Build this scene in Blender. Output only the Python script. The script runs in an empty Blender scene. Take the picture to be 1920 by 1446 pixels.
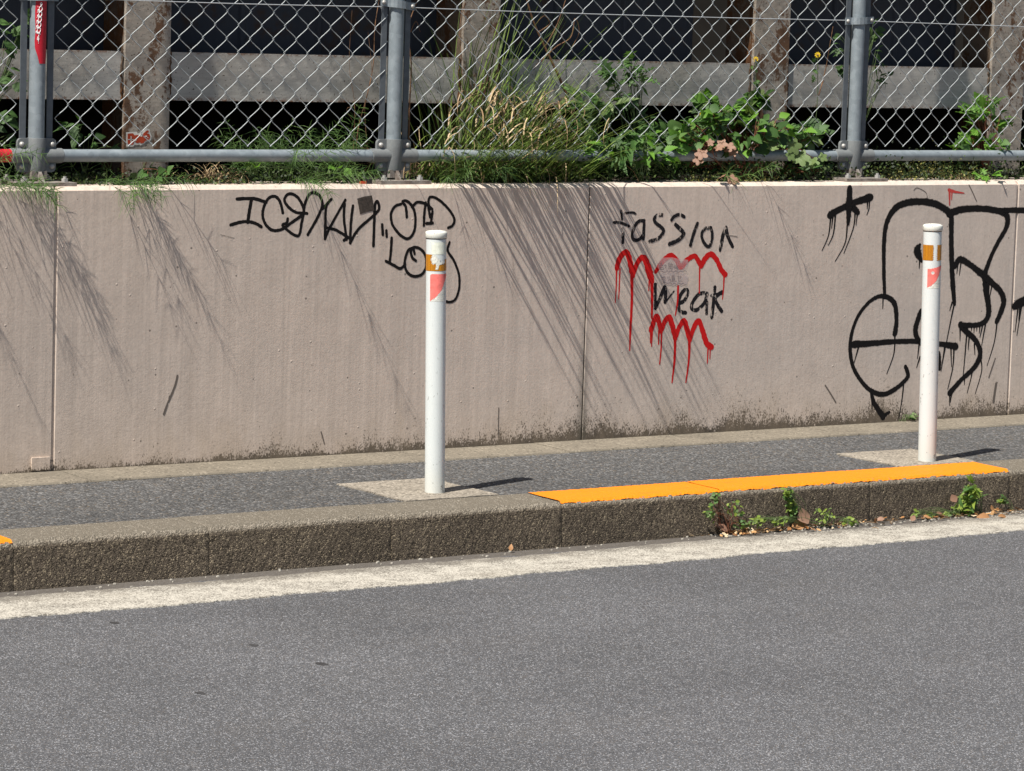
import bpy, math, random
from mathutils import Vector, Matrix, Quaternion
R = random.Random(7)
scene = bpy.context.scene
col = scene.collection

# ------------------------------------------------------------------ camera
YAW, PITCH, ROLL = map(math.radians, (35.0, 6.43, 1.80))
CAM = Vector((-6.4, -9.40, 1.5))
fw = Vector((math.sin(YAW)*math.cos(PITCH), math.cos(YAW)*math.cos(PITCH), -math.sin(PITCH)))
rt0 = Vector((math.cos(YAW), -math.sin(YAW), 0)); up0 = rt0.cross(fw)
rt = rt0*math.cos(ROLL) + up0*math.sin(ROLL); up = up0*math.cos(ROLL) - rt0*math.sin(ROLL)
cd = bpy.data.cameras.new('camera'); cam = bpy.data.objects.new('camera', cd); col.objects.link(cam)
cam.matrix_world = Matrix(((rt.x, up.x, -fw.x, CAM.x), (rt.y, up.y, -fw.y, CAM.y), (rt.z, up.z, -fw.z, CAM.z), (0, 0, 0, 1)))
cd.sensor_width = 36; cd.lens = 120; cd.clip_start = .1; cd.clip_end = 2000
scene.camera = cam

# ------------------------------------------------------------------ sky, sun, exposure
SUN = Vector((.460, .155, -.80)).normalized()          # direction the light travels
w = bpy.data.worlds.new('World'); scene.world = w; w.use_nodes = True
wn = w.node_tree; bg = wn.nodes['Background']
sky = wn.nodes.new('ShaderNodeTexSky'); sky.sky_type = 'NISHITA'; sky.sun_disc = False
sky.sun_elevation = math.asin(-SUN.z)
sky.sun_rotation = math.atan2(-SUN.x, -SUN.y)
sky.air_density = 1.0; sky.dust_density = 1.2; sky.ozone_density = 1.0
wn.links.new(sky.outputs[0], bg.inputs[0]); bg.inputs[1].default_value = .05
sl = bpy.data.lights.new('sun', 'SUN'); sl.energy = 5.0; sl.angle = math.radians(.53); sl.color = (1, .95, .87)
so = bpy.data.objects.new('sun', sl); col.objects.link(so)
so.rotation_euler = SUN.to_track_quat('-Z', 'Y').to_euler(); so.location = (0, 0, 20)
vs = scene.view_settings; vs.view_transform = 'Standard'; vs.look = 'None'; vs.exposure = .62; vs.gamma = 1
scene.cycles.max_bounces = 6; scene.cycles.diffuse_bounces = 3; scene.cycles.transparent_max_bounces = 8

# ------------------------------------------------------------------ geometry helpers
def ray(x, y):                         # direction through a point of the 1920 x 1446 survey photo
    return fw + rt*((x-960)/6400.) + up*((723-y)/6400.)
def at(x, y, Y=0.0):                   # survey point on a plane parallel to the wall
    d = ray(x, y); return CAM + d*((Y-CAM.y)/d.y)
def atz(x, y, Z=0.0):                  # survey point on a level plane
    d = ray(x, y); return CAM + d*((Z-CAM.z)/d.z)

def wloc(o):
    v = Vector((0, 0, 0))
    while o is not None: v = v + o.location; o = o.parent
    return v
def tag(o, label=None, cat=None, group=None, kind=None):
    if label: o['label'] = label
    if cat: o['category'] = cat
    if group: o['group'] = group
    if kind: o['kind'] = kind
    return o
def empty(name, loc, label=None, cat=None, group=None, kind=None):
    o = bpy.data.objects.new(name, None); o.location = loc; o.empty_display_size = .05
    col.objects.link(o); return tag(o, label, cat, group, kind)
def link(name, me, parent=None, loc=None):
    o = bpy.data.objects.new(name, me); col.objects.link(o)
    if parent is not None: o.parent = parent
    if loc is not None: o.location = loc
    return o

class MB:
    def __init__(s): s.v = []; s.f = []; s.a = []; s.mi = []
    def vert(s, p, a=1.0): s.v.append(tuple(p)); s.a.append(a); return len(s.v)-1
    def face(s, *i): s.f.append(tuple(i))
    def box(s, x0, x1, y0, y1, z0, z1):
        b = len(s.v)
        for z in (z0, z1):
            for x, y in ((x0, y0), (x1, y0), (x1, y1), (x0, y1)): s.vert((x, y, z))
        for q in ((3, 2, 1, 0), (4, 5, 6, 7), (0, 1, 5, 4), (1, 2, 6, 5), (2, 3, 7, 6), (3, 0, 4, 7)): s.face(*[b+i for i in q])
    def prism(s, poly, fn, d0, d1):    # poly: list of (a,b); fn(a,b,d)->point
        b = len(s.v); n = len(poly)
        for d in (d0, d1):
            for a_, b_ in poly: s.vert(fn(a_, b_, d))
        s.face(*[b+i for i in range(n)][::-1]); s.face(*[b+n+i for i in range(n)])
        for i in range(n): j = (i+1) % n; s.face(b+i, b+j, b+n+j, b+n+i)
    def tube(s, pts, r, n=8, caps=True):
        pts = [Vector(p) for p in pts]; m = len(pts); b = len(s.v)
        rr = r if isinstance(r, (list, tuple)) else [r]*m
        ref = None
        for i, p in enumerate(pts):
            t = (pts[min(i+1, m-1)]-pts[max(i-1, 0)]).normalized()
            if ref is None:
                ref = Vector((0, 0, 1)) if abs(t.z) < .9 else Vector((0, 1, 0))
            u_ = t.cross(ref)
            if u_.length < 1e-6: u_ = t.orthogonal()
            u_.normalize(); v_ = u_.cross(t); ref = v_
            for k in range(n):
                an = 2*math.pi*k/n
                s.vert(p + (u_*math.cos(an) + v_*math.sin(an))*rr[i])
        for i in range(m-1):
            for k in range(n):
                k2 = (k+1) % n
                s.face(b+i*n+k, b+i*n+k2, b+(i+1)*n+k2, b+(i+1)*n+k)
        if caps:
            s.face(*[b+k for k in range(n)][::-1]); s.face(*[b+(m-1)*n+k for k in range(n)])
    def lathe(s, prof, cx, cy, n=24, z0=0):
        s_ = len(s.v)
        for r_, z in prof:
            for k in range(n):
                an = 2*math.pi*k/n; s.vert((cx+r_*math.cos(an), cy+r_*math.sin(an), z+z0))
        for i in range(len(prof)-1):
            for k in range(n):
                k2 = (k+1) % n; s.face(s_+i*n+k, s_+i*n+k2, s_+(i+1)*n+k2, s_+(i+1)*n+k)
        s.face(*[s_+k for k in range(n)][::-1]); s.face(*[s_+(len(prof)-1)*n+k for k in range(n)])
    def ribbon(s, pts, wd, side):      # flat strip, width per point, side: vector or list of vectors
        b = len(s.v); m = len(pts)
        for i, p in enumerate(pts):
            sd = side[i] if isinstance(side, list) else side
            s.vert(Vector(p)-sd*wd[i]); s.vert(Vector(p)+sd*wd[i])
        for i in range(m-1): s.face(b+2*i, b+2*i+1, b+2*i+3, b+2*i+2)
    def mesh(s, name, mat, org=(0, 0, 0), smooth=False, attr=False):
        me = bpy.data.meshes.new(name)
        me.from_pydata([(p[0]-org[0], p[1]-org[1], p[2]-org[2]) for p in s.v], [], s.f)
        if attr:
            at_ = me.attributes.new('edge', 'FLOAT', 'POINT'); at_.data.foreach_set('value', s.a)
        if smooth: me.polygons.foreach_set('use_smooth', [True]*len(me.polygons))
        me.materials.append(mat); me.update(); return me
    def build(s, name, mat, parent=None, smooth=False, attr=False, auto=None):
        o = link(name, s.mesh(name, mat, wloc(parent) if parent else (0, 0, 0), smooth, attr), parent)
        if auto is not None:
            me = o.data; me.polygons.foreach_set('use_smooth', [True]*len(me.polygons))
            import bmesh
            bm = bmesh.new(); bm.from_mesh(me)
            bmesh.ops.remove_doubles(bm, verts=bm.verts, dist=1e-6)
            for e in bm.edges:
                if len(e.link_faces) == 2 and e.calc_face_angle(0) > math.radians(auto): e.smooth = False
            bm.to_mesh(me); bm.free()
        return o
def smoothpath(pts, n=6):              # Catmull-Rom
    P = [Vector(p) for p in pts]
    if len(P) < 3: 
        return [P[0].lerp(P[-1], i/n) for i in range(n+1)]
    out = []
    for i in range(len(P)-1):
        p0 = P[max(i-1, 0)]; p1 = P[i]; p2 = P[i+1]; p3 = P[min(i+2, len(P)-1)]
        for k in range(n):
            t = k/n
            out.append(.5*((2*p1)+(p2-p0)*t+(2*p0-5*p1+4*p2-p3)*t*t+(3*p1-p0-3*p2+p3)*t**3))
    out.append(P[-1]); return out

# ------------------------------------------------------------------ material helpers
class NT:
    def __init__(s, name):
        s.m = bpy.data.materials.new(name); s.m.use_nodes = True; s.t = s.m.node_tree; s.t.nodes.clear()
        s.out = s.t.nodes.new('ShaderNodeOutputMaterial')
    def n(s, typ, ins=None, **pr):
        nd = s.t.nodes.new(typ)
        for k, v in pr.items(): setattr(nd, k, v)
        for k, v in (ins or {}).items(): s.set(nd.inputs[k], v)
        return nd
    def set(s, sock, v):
        if isinstance(v, bpy.types.NodeSocket): s.t.links.new(v, sock)
        else:
            if hasattr(sock.default_value, '__len__') and not hasattr(v, '__len__'): v = (v,)*len(sock.default_value)
            if hasattr(v, '__len__') and len(v) == 3 and len(sock.default_value) == 4: v = (*v, 1)
            sock.default_value = v
    def pos(s): return s.n('ShaderNodeNewGeometry').outputs['Position']
    def obj(s): return s.n('ShaderNodeTexCoord').outputs['Object']
    def xyz(s, v): o = s.n('ShaderNodeSeparateXYZ', {0: v}).outputs; return o[0], o[1], o[2]
    def scale(s, v, sc): return s.n('ShaderNodeVectorMath', {0: v, 1: sc}, operation='MULTIPLY').outputs[0]
    def noise(s, v, sc, det=4, ro=.55, out='Fac', dist=0):
        return s.n('ShaderNodeTexNoise', {'Vector': v, 'Scale': sc, 'Detail': det, 'Roughness': ro, 'Distortion': dist}).outputs[out]
    def voro(s, v, sc, out='Distance', feat='F1', rnd=1):
        return s.n('ShaderNodeTexVoronoi', {'Vector': v, 'Scale': sc, 'Randomness': rnd}, feature=feat).outputs[out]
    def math(s, op, a, b=0, clamp=False):
        return s.n('ShaderNodeMath', {0: a, 1: b}, operation=op, use_clamp=clamp).outputs[0]
    def mr(s, v, a, b, c=0., d=1.):
        return s.n('ShaderNodeMapRange', {0: v, 1: a, 2: b, 3: c, 4: d}).outputs[0]
    def ss(s, v, a, b, c=0., d=1.):
        return s.n('ShaderNodeMapRange', {0: v, 1: a, 2: b, 3: c, 4: d}, interpolation_type='SMOOTHSTEP').outputs[0]
    def ramp(s, f, stops):
        nd = s.n('ShaderNodeValToRGB', {0: f}); el = nd.color_ramp.elements
        while len(el) < len(stops): el.new(.5)
        for e, (p, c) in zip(el, stops): e.position = p; e.color = (*c, 1) if len(c) == 3 else c
        return nd.outputs[0]
    def mix(s, f, a, b, mode='MIX'):
        nd = s.n('ShaderNodeMix', data_type='RGBA', blend_type=mode)
        s.set(nd.inputs[0], f); s.set(nd.inputs[6], a); s.set(nd.inputs[7], b); return nd.outputs[2]
    def grey(s, v): return s.n('ShaderNodeCombineColor', {0: v, 1: v, 2: v}).outputs[0]
    def bump(s, h, st=.5, d=.01, nrm=None):
        nd = s.n('ShaderNodeBump', {'Height': h, 'Strength': st, 'Distance': d})
        if nrm is not None: s.set(nd.inputs['Normal'], nrm)
        return nd.outputs[0]
    def pbr(s, colr, rough=.7, metal=0, nrm=None, spec=.4, **kw):
        ins = {'Base Color': colr, 'Roughness': rough, 'Metallic': metal, 'Specular IOR Level': spec}; ins.update(kw)
        p = s.n('ShaderNodeBsdfPrincipled', ins)
        if nrm is not None: s.set(p.inputs['Normal'], nrm)
        return p.outputs[0]
    def done(s, sh): s.t.links.new(sh, s.out.inputs[0]); return s.m
    def rnd(s): return s.n('ShaderNodeObjectInfo').outputs['Random']
    def attr(s, nm): return s.n('ShaderNodeAttribute', attribute_name=nm).outputs['Fac']

def simple(name, c, rough=.6, metal=0, spec=.4, var=.12, sc=30, bmp=0):
    t = NT(name); p = t.obj(); f = t.noise(p, sc, 5)
    cc = t.mix(1, c, t.grey(t.mr(f, .25, .75, 1-var, 1+var)), 'MULTIPLY')
    nr = t.bump(t.noise(p, sc*3, 3), bmp, .003) if bmp else None
    return t.done(t.pbr(cc, rough, metal, nr, spec))

MAT = {}
# --- painted concrete of the retaining wall
t = NT('wall_paint'); p = t.pos(); X, Y_, Z = t.xyz(p)
stre = t.noise(t.scale(p, (55, 55, 1.1)), 1.0, 3, .6)
mott = t.noise(p, 1.7, 4, .6); mid = t.noise(p, 9, 4, .6); fine = t.noise(p, 90, 3, .7)
base = t.mix(t.ss(mott, .35, .7), (.62, .52, .445), (.57, .49, .43))
base = t.mix(t.mr(X, -2.4, .6, .55, 0), base, (.60, .485, .395))
base = t.mix(1, base, t.grey(t.mr(stre, .3, .7, t.mr(X, -.3, .8, .89, .95), t.mr(X, -.3, .8, 1.07, 1.04))), 'MULTIPLY')
base = t.mix(1, base, t.grey(t.mr(mid, .3, .7, .93, 1.06)), 'MULTIPLY')
base = t.mix(1, base, t.grey(t.mr(fine, .3, .7, .92, 1.08)), 'MULTIPLY')
run = t.noise(t.scale(p, (9, 9, .35)), 1.0, 4, .65)                       # rain streaks in the paint
base = t.mix(t.math('MULTIPLY', t.ss(run, .56, .75), .35), base, (.45, .365, .30))
vc = t.voro(t.scale(p, (1, .2, 1)), 42, 'Color'); vr, vg, vb = t.xyz(vc)   # pits and blobs
vd = t.voro(t.scale(p, (1, .2, 1)), 42)
pit = t.math('MULTIPLY', t.math('LESS_THAN', vr, .06), t.math('LESS_THAN', vd, .16))
blob = t.math('MULTIPLY', t.math('GREATER_THAN', vr, .955), t.ss(vd, .20, .03))
base = t.mix(t.math('MULTIPLY', pit, .75), base, (.12, .10, .085))
# black moss and splash dirt creeping up from the pavement
edge = t.noise(t.scale(p, (10, 10, 5)), 1.0, 5, .7)
spk = t.noise(t.scale(p, (210, 210, 130)), 1.0, 2, .6); spm = t.noise(t.scale(p, (60, 60, 34)), 1.0, 4, .75)
patch_ = t.noise(t.scale(p, (3.1, 1, .01)), 1.0, 3, .6)
amt = t.math('MULTIPLY', t.mr(X, -1.1, .5, .017, .046), t.mr(patch_, .35, .65, .35, 1.7))
fall = t.math('POWER', 2.718, t.math('MULTIPLY', t.math('DIVIDE', Z, t.math('MULTIPLY', amt, t.mr(edge, .3, .7, .7, 1.5))), -1.0))
dn = t.math('ADD', t.math('ADD', t.math('MULTIPLY', spk, .50), t.math('MULTIPLY', spm, .50)), t.math('MULTIPLY', fall, .34))
dirt = t.ss(dn, .585, .72)
base = t.mix(t.math('MULTIPLY', dirt, .94), base, (.032, .026, .019))
haz = t.ss(t.math('SUBTRACT', t.math('ADD', .16, t.mr(edge, .3, .7, -.1, .1)), Z), 0, .2)
base = t.mix(t.math('MULTIPLY', haz, .30), base, (.40, .315, .225))
crk = t.ss(t.math('ABSOLUTE', t.math('SUBTRACT', X, .481)), .035, .0)
base = t.mix(t.math('MULTIPLY', crk, t.mr(Z, .0, .55, .75, .1)), base, (.10, .09, .07))
h = t.math('ADD', t.math('MULTIPLY', t.noise(p, 160, 3, .6), .55), t.math('MULTIPLY', t.noise(p, 35, 3), .7))
h = t.math('ADD', h, t.math('MULTIPLY', stre, .55)); h = t.math('ADD', h, t.math('MULTIPLY', blob, 1.6))
h = t.math('SUBTRACT', h, t.math('MULTIPLY', pit, 1.5))
MAT['wall'] = t.done(t.pbr(base, .75, 0, t.bump(h, .26, .0035), .3))

# --- asphalt (road and footway)
def asphalt(name, dark, light, sc, warm=0.0, fleck=.9, bs=.8, fm=3.0):
    t = NT(name); p = t.pos(); X, Y_, Z = t.xyz(p)
    c1 = t.voro(p, sc, 'Color'); a, b, c = t.xyz(c1); d1 = t.voro(p, sc)
    big = t.noise(p, 1.3, 5, .6); md = t.noise(p, 22, 4, .65)
    f = t.math('ADD', t.math('MULTIPLY', a, .75), t.mr(md, .2, .8, 0, .35))
    cc = t.mix(f, dark, light)
    cc = t.mix(t.math('MULTIPLY', t.math('GREATER_THAN', b, fleck), .75), cc, tuple(min(1, fm*x) for x in light))
    cc = t.mix(t.math('MULTIPLY', t.math('LESS_THAN', b, .12), .6), cc, tuple(.35*x for x in dark))
    tan = t.math('MULTIPLY', t.math('GREATER_THAN', c, .95), .5)
    cc = t.mix(tan, cc, (.20, .15, .10))
    cc = t.mix(1, cc, t.grey(t.mr(big, .3, .7, .88, 1.12)), 'MULTIPLY')
    cc = t.mix(1, cc, t.grey(t.mr(t.noise(t.scale(p, (.22, 1.5, 1)), 1.0, 4, .6), .3, .7, .90, 1.10)), 'MULTIPLY')
    if warm: cc = t.mix(t.math('MULTIPLY', t.ss(t.noise(p, 3.5, 4, .6), .5, .75), warm), cc, (.16, .135, .105))
    h = t.math('SUBTRACT', t.math('MULTIPLY', a, .8), d1)
    return t, cc, h, p, (X, Y_, Z), bs
t, cc, h, p, (X, Y_, Z), bs = asphalt('road_asphalt', (.045, .046, .050), (.126, .127, .134), 360, .06, .91)
gut = t.ss(t.math('ADD', Y_, t.mr(t.noise(p, 9, 4), .3, .7, -.025, .025)), -1.235, -1.20)
cc = t.mix(t.math('MULTIPLY', gut, .75), cc, t.mix(t.noise(p, 60, 3), (.075, .063, .050), (.15, .130, .108)))
MAT['road'] = t.done(t.pbr(cc, .85, 0, t.bump(h, .55, .004), .3))
t, cc, h, p, xyz, bs = asphalt('footway_asphalt', (.037, .037, .038), (.124, .123, .122), 150, .12, .90, .8, 2.0)
MAT['footway'] = t.done(t.pbr(cc, .85, 0, t.bump(h, .8, .006), .3))
t = NT('earth'); p = t.pos()
MAT['soil'] = t.done(t.pbr(t.mix(t.noise(p, 30, 5, .7), (.008, .006, .004), (.034, .025, .017)), .95, 0, t.bump(t.noise(p, 60, 5), 1, .02), .2))
MAT['ground'] = MAT['road']

# --- worn white line
t = NT('line_paint'); p = t.pos(); X, Y_, Z = t.xyz(p)
a, b, c = t.xyz(t.voro(p, 300, 'Color')); wear = t.noise(p, 14, 5, .7); g = t.noise(p, 150, 2)
f = t.math('ADD', t.math('MULTIPLY', a, .55), t.math('MULTIPLY', wear, .9))
edgew = t.ss(Y_, -1.33, -1.22, 0, .28)
f = t.math('ADD', f, edgew)
cc = t.mix(t.ss(f, .55, 1.02), t.mix(wear, (.52, .49, .43), (.44, .41, .35)), (.15, .135, .115))
cc = t.mix(t.math('MULTIPLY', t.ss(t.noise(p, 4, 4), .5, .75), .25), cc, (.36, .32, .26))
MAT['line'] = t.done(t.pbr(cc, .8, 0, t.bump(t.math('SUBTRACT', a, g), .5, .004), .3))

# --- kerb concrete: exposed grit, darkened face
t = NT('kerb_concrete'); p = t.pos(); X, Y_, Z = t.xyz(p)
nx, ny, nz = t.xyz(t.n('ShaderNodeNewGeometry').outputs['True Normal'])
a, b, c = t.xyz(t.voro(p, 260, 'Color')); d = t.voro(p, 260)
ff = t.noise(p, 110, 5, .75); bigf = t.noise(p, 4, 4, .6)
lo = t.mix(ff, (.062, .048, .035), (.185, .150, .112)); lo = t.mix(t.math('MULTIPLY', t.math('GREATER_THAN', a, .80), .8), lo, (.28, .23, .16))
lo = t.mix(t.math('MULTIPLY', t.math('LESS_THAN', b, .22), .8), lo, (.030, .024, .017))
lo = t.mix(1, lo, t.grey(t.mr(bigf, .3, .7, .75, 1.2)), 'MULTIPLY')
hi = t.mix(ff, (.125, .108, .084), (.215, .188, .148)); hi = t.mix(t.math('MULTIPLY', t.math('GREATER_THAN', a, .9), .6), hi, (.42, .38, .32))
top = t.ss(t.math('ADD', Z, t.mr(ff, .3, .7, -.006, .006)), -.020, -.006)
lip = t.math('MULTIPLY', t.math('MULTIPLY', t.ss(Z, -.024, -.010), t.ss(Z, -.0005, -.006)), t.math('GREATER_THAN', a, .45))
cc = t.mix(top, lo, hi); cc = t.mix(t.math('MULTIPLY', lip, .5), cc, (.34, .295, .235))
hb = t.math('ADD', t.math('MULTIPLY', a, .6), t.math('SUBTRACT', t.math('MULTIPLY', ff, 1.4), d))
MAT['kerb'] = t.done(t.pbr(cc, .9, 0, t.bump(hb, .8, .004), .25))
# --- kerb paint
t = NT('yellow_paint'); p = t.pos(); X, Y_, Z = t.xyz(p)
f = t.noise(p, 60, 4, .7); sp = t.noise(p, 170, 3, .7)
cc = t.mix(f, (.80, .235, .004), (.72, .20, .005))
cc = t.mix(t.math('MULTIPLY', t.ss(sp, .66, .74), .6), cc, (.22, .10, .02))
cc = t.mix(t.math('MULTIPLY', t.ss(t.noise(p, 7, 4), .55, .8), .3), cc, (.50, .15, .01))
kc = t.math('MULTIPLY', t.ss(t.math('ADD', t.noise(p, 34, 5, .75), t.ss(t.math('ADD', Y_, 0), -1.100, -1.128, 0, .09)), .655, .69), .9); cc = t.mix(kc, cc, (.16, .135, .10))
cc = t.mix(t.math('MULTIPLY', t.ss(t.noise(t.scale(p, (4, 40, 1)), 1, 4), .52, .75), .35), cc, (.40, .13, .015))
MAT['yellow'] = t.done(t.pbr(cc, .6, 0, t.bump(t.math('ADD', f, t.noise(p, 110, 3)), .6, .004), .35))
# --- light concrete (edging, bollard pads)
def conc(name, ca, cb, sc=90, spk=.12):
    t = NT(name); p = t.pos(); f = t.noise(p, sc, 4, .7); g = t.noise(p, 5, 4, .6)
    a, b, c = t.xyz(t.voro(p, 150, 'Color'))
    cc = t.mix(f, ca, cb); cc = t.mix(t.math('MULTIPLY', t.math('LESS_THAN', a, spk), .6), cc, tuple(.3*x for x in ca))
    cc = t.mix(t.math('MULTIPLY', t.math('GREATER_THAN', b, .9), .5), cc, tuple(min(1, 1.5*x) for x in cb))
    cc = t.mix(1, cc, t.grey(t.mr(g, .3, .7, .82, 1.12)), 'MULTIPLY')
    return t.done(t.pbr(cc, .88, 0, t.bump(t.math('ADD', f, a), .5, .004), .3))
MAT['edging'] = conc('edging_concrete', (.140, .121, .094), (.235, .205, .160), 90, .06)
MAT['pad'] = conc('pad_concrete', (.19, .165, .132), (.36, .32, .265), 110, .2)
# --- bollard paint
t = NT('bollard_paint'); p = t.obj(); X, Y_, Z = t.xyz(p)
f = t.noise(p, 16, 4, .6); s = t.noise(t.scale(p, (1, 1, .45)), 95, 3, .7)
cc = t.mix(f, (.60, .645, .645), (.66, .685, .675))
cc = t.mix(t.math('MULTIPLY', t.ss(Z, .12, .0), .35), cc, (.56, .54, .44))
cc = t.mix(t.math('MULTIPLY', t.ss(s, .635, .69), t.mr(Z, .03, .50, .95, .12)), cc, (.13, .12, .10))
cc = t.mix(t.math('MULTIPLY', t.ss(t.noise(t.scale(p, (1, 1, .3)), 30, 3), .70, .74), t.ss(Z, .25, .05)), cc, (.30, .13, .05))
MAT['bollard'] = t.done(t.pbr(cc, .38, 0, t.bump(f, .1, .003), .45))
t = NT('cap_paint'); p = t.obj(); f = t.noise(p, 70, 4, .7)
cc = t.mix(t.ss(f, .56, .63), (.66, .66, .60), (.17, .13, .09)); MAT['cap'] = t.done(t.pbr(cc, .5, 0, None, .4))
t = NT('amber_reflector'); p = t.obj(); d = t.voro(p, 330, 'Distance', 'F1', .15)
cc = t.mix(t.ss(d, .25, .55), (.62, .27, .008), (.36, .13, .006)); MAT['amber'] = t.done(t.pbr(cc, .35, 0, t.bump(d, .3, .002), .5))
MAT['pink'] = simple('pink_sticker', (.82, .185, .16), .5, var=.2, sc=60)
MAT['peel'] = simple('peeled_paper', (.66, .66, .60), .8, var=.35, sc=220)
MAT['yellowed'] = simple('aged_film', (.70, .72, .62), .6, var=.2, sc=90)
# --- metals
t = NT('galvanised_steel'); p = t.pos(); f = t.noise(p, 26, 4, .6); v1, v2, v3 = t.xyz(t.voro(p, 55, 'Color'))
cc = t.mix(f, (.19, .225, .25), (.29, .33, .355)); cc = t.mix(1, cc, t.grey(t.mr(v1, 0, 1, .9, 1.1)), 'MULTIPLY')
MAT['galv'] = t.done(t.pbr(cc, t.mr(f, .3, .7, .5, .68), .25, t.bump(t.noise(p, 200, 3), .12, .002), .4))
t = NT('cast_fitting'); p = t.pos(); f = t.noise(p, 40, 5, .7)
MAT['cast'] = t.done(t.pbr(t.mix(f, (.125, .135, .14), (.215, .228, .23)), .7, .15, t.bump(f, .3, .003), .35))
t = NT('base_plate_steel'); p = t.pos(); f = t.noise(p, 30, 5, .7)
MAT['plate'] = t.done(t.pbr(t.mix(t.ss(f, .35, .68), (.27, .25, .225), (.13, .10, .085)), .8, .1, t.bump(f, .4, .004), .3))
MAT['wire'] = simple('mesh_wire', (.38, .41, .42), .45, .12, .5, .12, 60)
MAT['bar'] = simple('shade_toned_bar', (.115, .130, .145), .6, .2, .35, .2, 40)  # galvanised bars in a darker colour that stands in for their shade
MAT['twire'] = simple('tension_wire', (.52, .55, .57), .45, .4, .5, .12, 60)
MAT['bolt'] = simple('bolt_steel', (.40, .39, .37), .5, .3, .5, .2, 90)
t = NT('red_spray'); p = t.pos(); f = t.noise(p, 60, 4)
MAT['redpost'] = t.done(t.pbr(t.mix(f, (.52, .012, .03), (.42, .010, .022)), .5, 0, None, .4))
MAT['white_ink'] = simple('white_ink', (.80, .80, .80), .6, var=.08)
# --- rusty white painted steel
def rusty(name, paint, amount):
    t = NT(name); p = t.pos(); X, Y_, Z = t.xyz(p)
    big = t.noise(t.scale(p, (1, 1, .45)), 9, 6, .7); fi = t.noise(p, 60, 5, .75); dots = t.noise(p, 130, 2, .6)
    g = t.noise(t.scale(p, (1, 1, 6)), 22, 3)
    cc = t.mix(1, paint, t.grey(t.mr(g, .3, .7, .86, 1.1)), 'MULTIPLY')
    cc = t.mix(t.math('MULTIPLY', t.ss(t.noise(p, 3.2, 4), .45, .7), .35), cc, (.24, .20, .15))
    r_ = t.ss(t.math('ADD', big, t.mr(fi, .3, .7, -.09, .09)), amount, amount+.07)
    rc = t.mix(fi, (.040, .018, .008), (.17, .072, .026))
    cc = t.mix(t.math('MULTIPLY', r_, .9), cc, rc)
    cc = t.mix(t.math('MULTIPLY', t.ss(dots, .655, .70), .85), cc, (.05, .03, .02))
    return t, cc, fi, (X, Y_, Z)
t, cc, fi, (X, Y_, Z) = rusty('beam_paint', (.44, .42, .385), .68)
em = t.math('MAXIMUM', t.ss(Z, 1.288, 1.302), t.ss(Z, 1.162, 1.143))       # rust along the flange edges
em = t.math('MULTIPLY', em, t.ss(fi, .46, .6)); cc = t.mix(t.math('MULTIPLY', em, .9), cc, (.16, .06, .02))
MAT['beam'] = t.done(t.pbr(cc, .75, 0, t.bump(fi, .4, .004), .3))
t, cc, fi, xyz = rusty('stanchion_paint', (.37, .325, .275), .515)
MAT['stanchion'] = t.done(t.pbr(cc, .75, 0, t.bump(fi, .5, .004), .3))
t, cc, fi, xyz = rusty('web_rust', (.12, .085, .06), .46)
MAT['web'] = t.done(t.pbr(cc, .85, 0, t.bump(fi, .5, .005), .2))
t = NT('blue_grey_sheet'); p = t.pos(); X, Y_, Z = t.xyz(p)
f = t.noise(t.scale(p, (14, 14, .8)), 1, 4, .65); g = t.noise(p, 6, 5, .7)
cc = t.mix(f, (.030, .035, .048), (.052, .058, .070)); cc = t.mix(t.ss(g, .55, .70), cc, (.06, .036, .024))
MAT['sheet'] = t.done(t.pbr(cc, .75, 0, t.bump(f, .2, .004), .3))
MAT['dark'] = simple('dark_void_backing', (.03, .027, .024), .95, var=.3, sc=8)  # near-black tone that deepens the shade in the gap under the beam

# --- plants
def leafmat(name, ca, cb, rib=None, trans=.3, ribw=.0018, rough=.5):
    t = NT(name); p = t.obj(); X, Y_, Z = t.xyz(p); f = t.noise(t.pos(), 45, 3); r_ = t.rnd()
    cc = t.mix(t.math('ADD', t.math('MULTIPLY', r_, .65), t.math('MULTIPLY', f, .35)), ca, cb)
    if rib: cc = t.mix(t.math('MULTIPLY', t.ss(t.math('ABSOLUTE', X), ribw, ribw*.4), .75), cc, rib)
    d = t.pbr(cc, rough, 0, t.bump(t.noise(p, 120, 3), .3, .002), .35)
    tr = t.n('ShaderNodeBsdfTranslucent', {0: t.mix(1, cc, (1.1, 1.25, .55), 'MULTIPLY')}).outputs[0]
    return t.done(t.n('ShaderNodeMixShader', {0: trans, 1: d, 2: tr}).outputs[0])
def bladesmat(name, ca, cb, trans=.3):
    t = NT(name); p = t.pos(); f = t.noise(p, 11, 3, .7); g = t.attr('edge')
    cc = t.mix(g, ca, cb); cc = t.mix(1, cc, t.grey(t.mr(f, .3, .7, .75, 1.2)), 'MULTIPLY')
    d = t.pbr(cc, .55, 0, None, .35); tr = t.n('ShaderNodeBsdfTranslucent', {0: cc}).outputs[0]
    return t.done(t.n('ShaderNodeMixShader', {0: trans, 1: d, 2: tr}).outputs[0])
MAT['grass'] = bladesmat('grass_blade', (.035, .078, .014), (.215, .300, .060))
MAT['drygrass'] = bladesmat('dry_blade', (.28, .18, .095), (.62, .47, .28), .2)
MAT['horsetail'] = bladesmat('horsetail_green', (.032, .085, .016), (.125, .220, .050), .25)
MAT['cover'] = bladesmat('ground_cover_leaf', (.012, .026, .007), (.085, .130, .028), .3)
MAT['mossy'] = bladesmat('yellow_green_cover', (.035, .050, .010), (.34, .31, .085), .3)
MAT['leaf'] = leafmat('broad_leaf', (.050, .118, .028), (.110, .205, .055), (.20, .30, .12))
MAT['leafdark'] = leafmat('dark_leaf', (.030, .070, .020), (.060, .120, .032), (.12, .2, .07))
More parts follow.
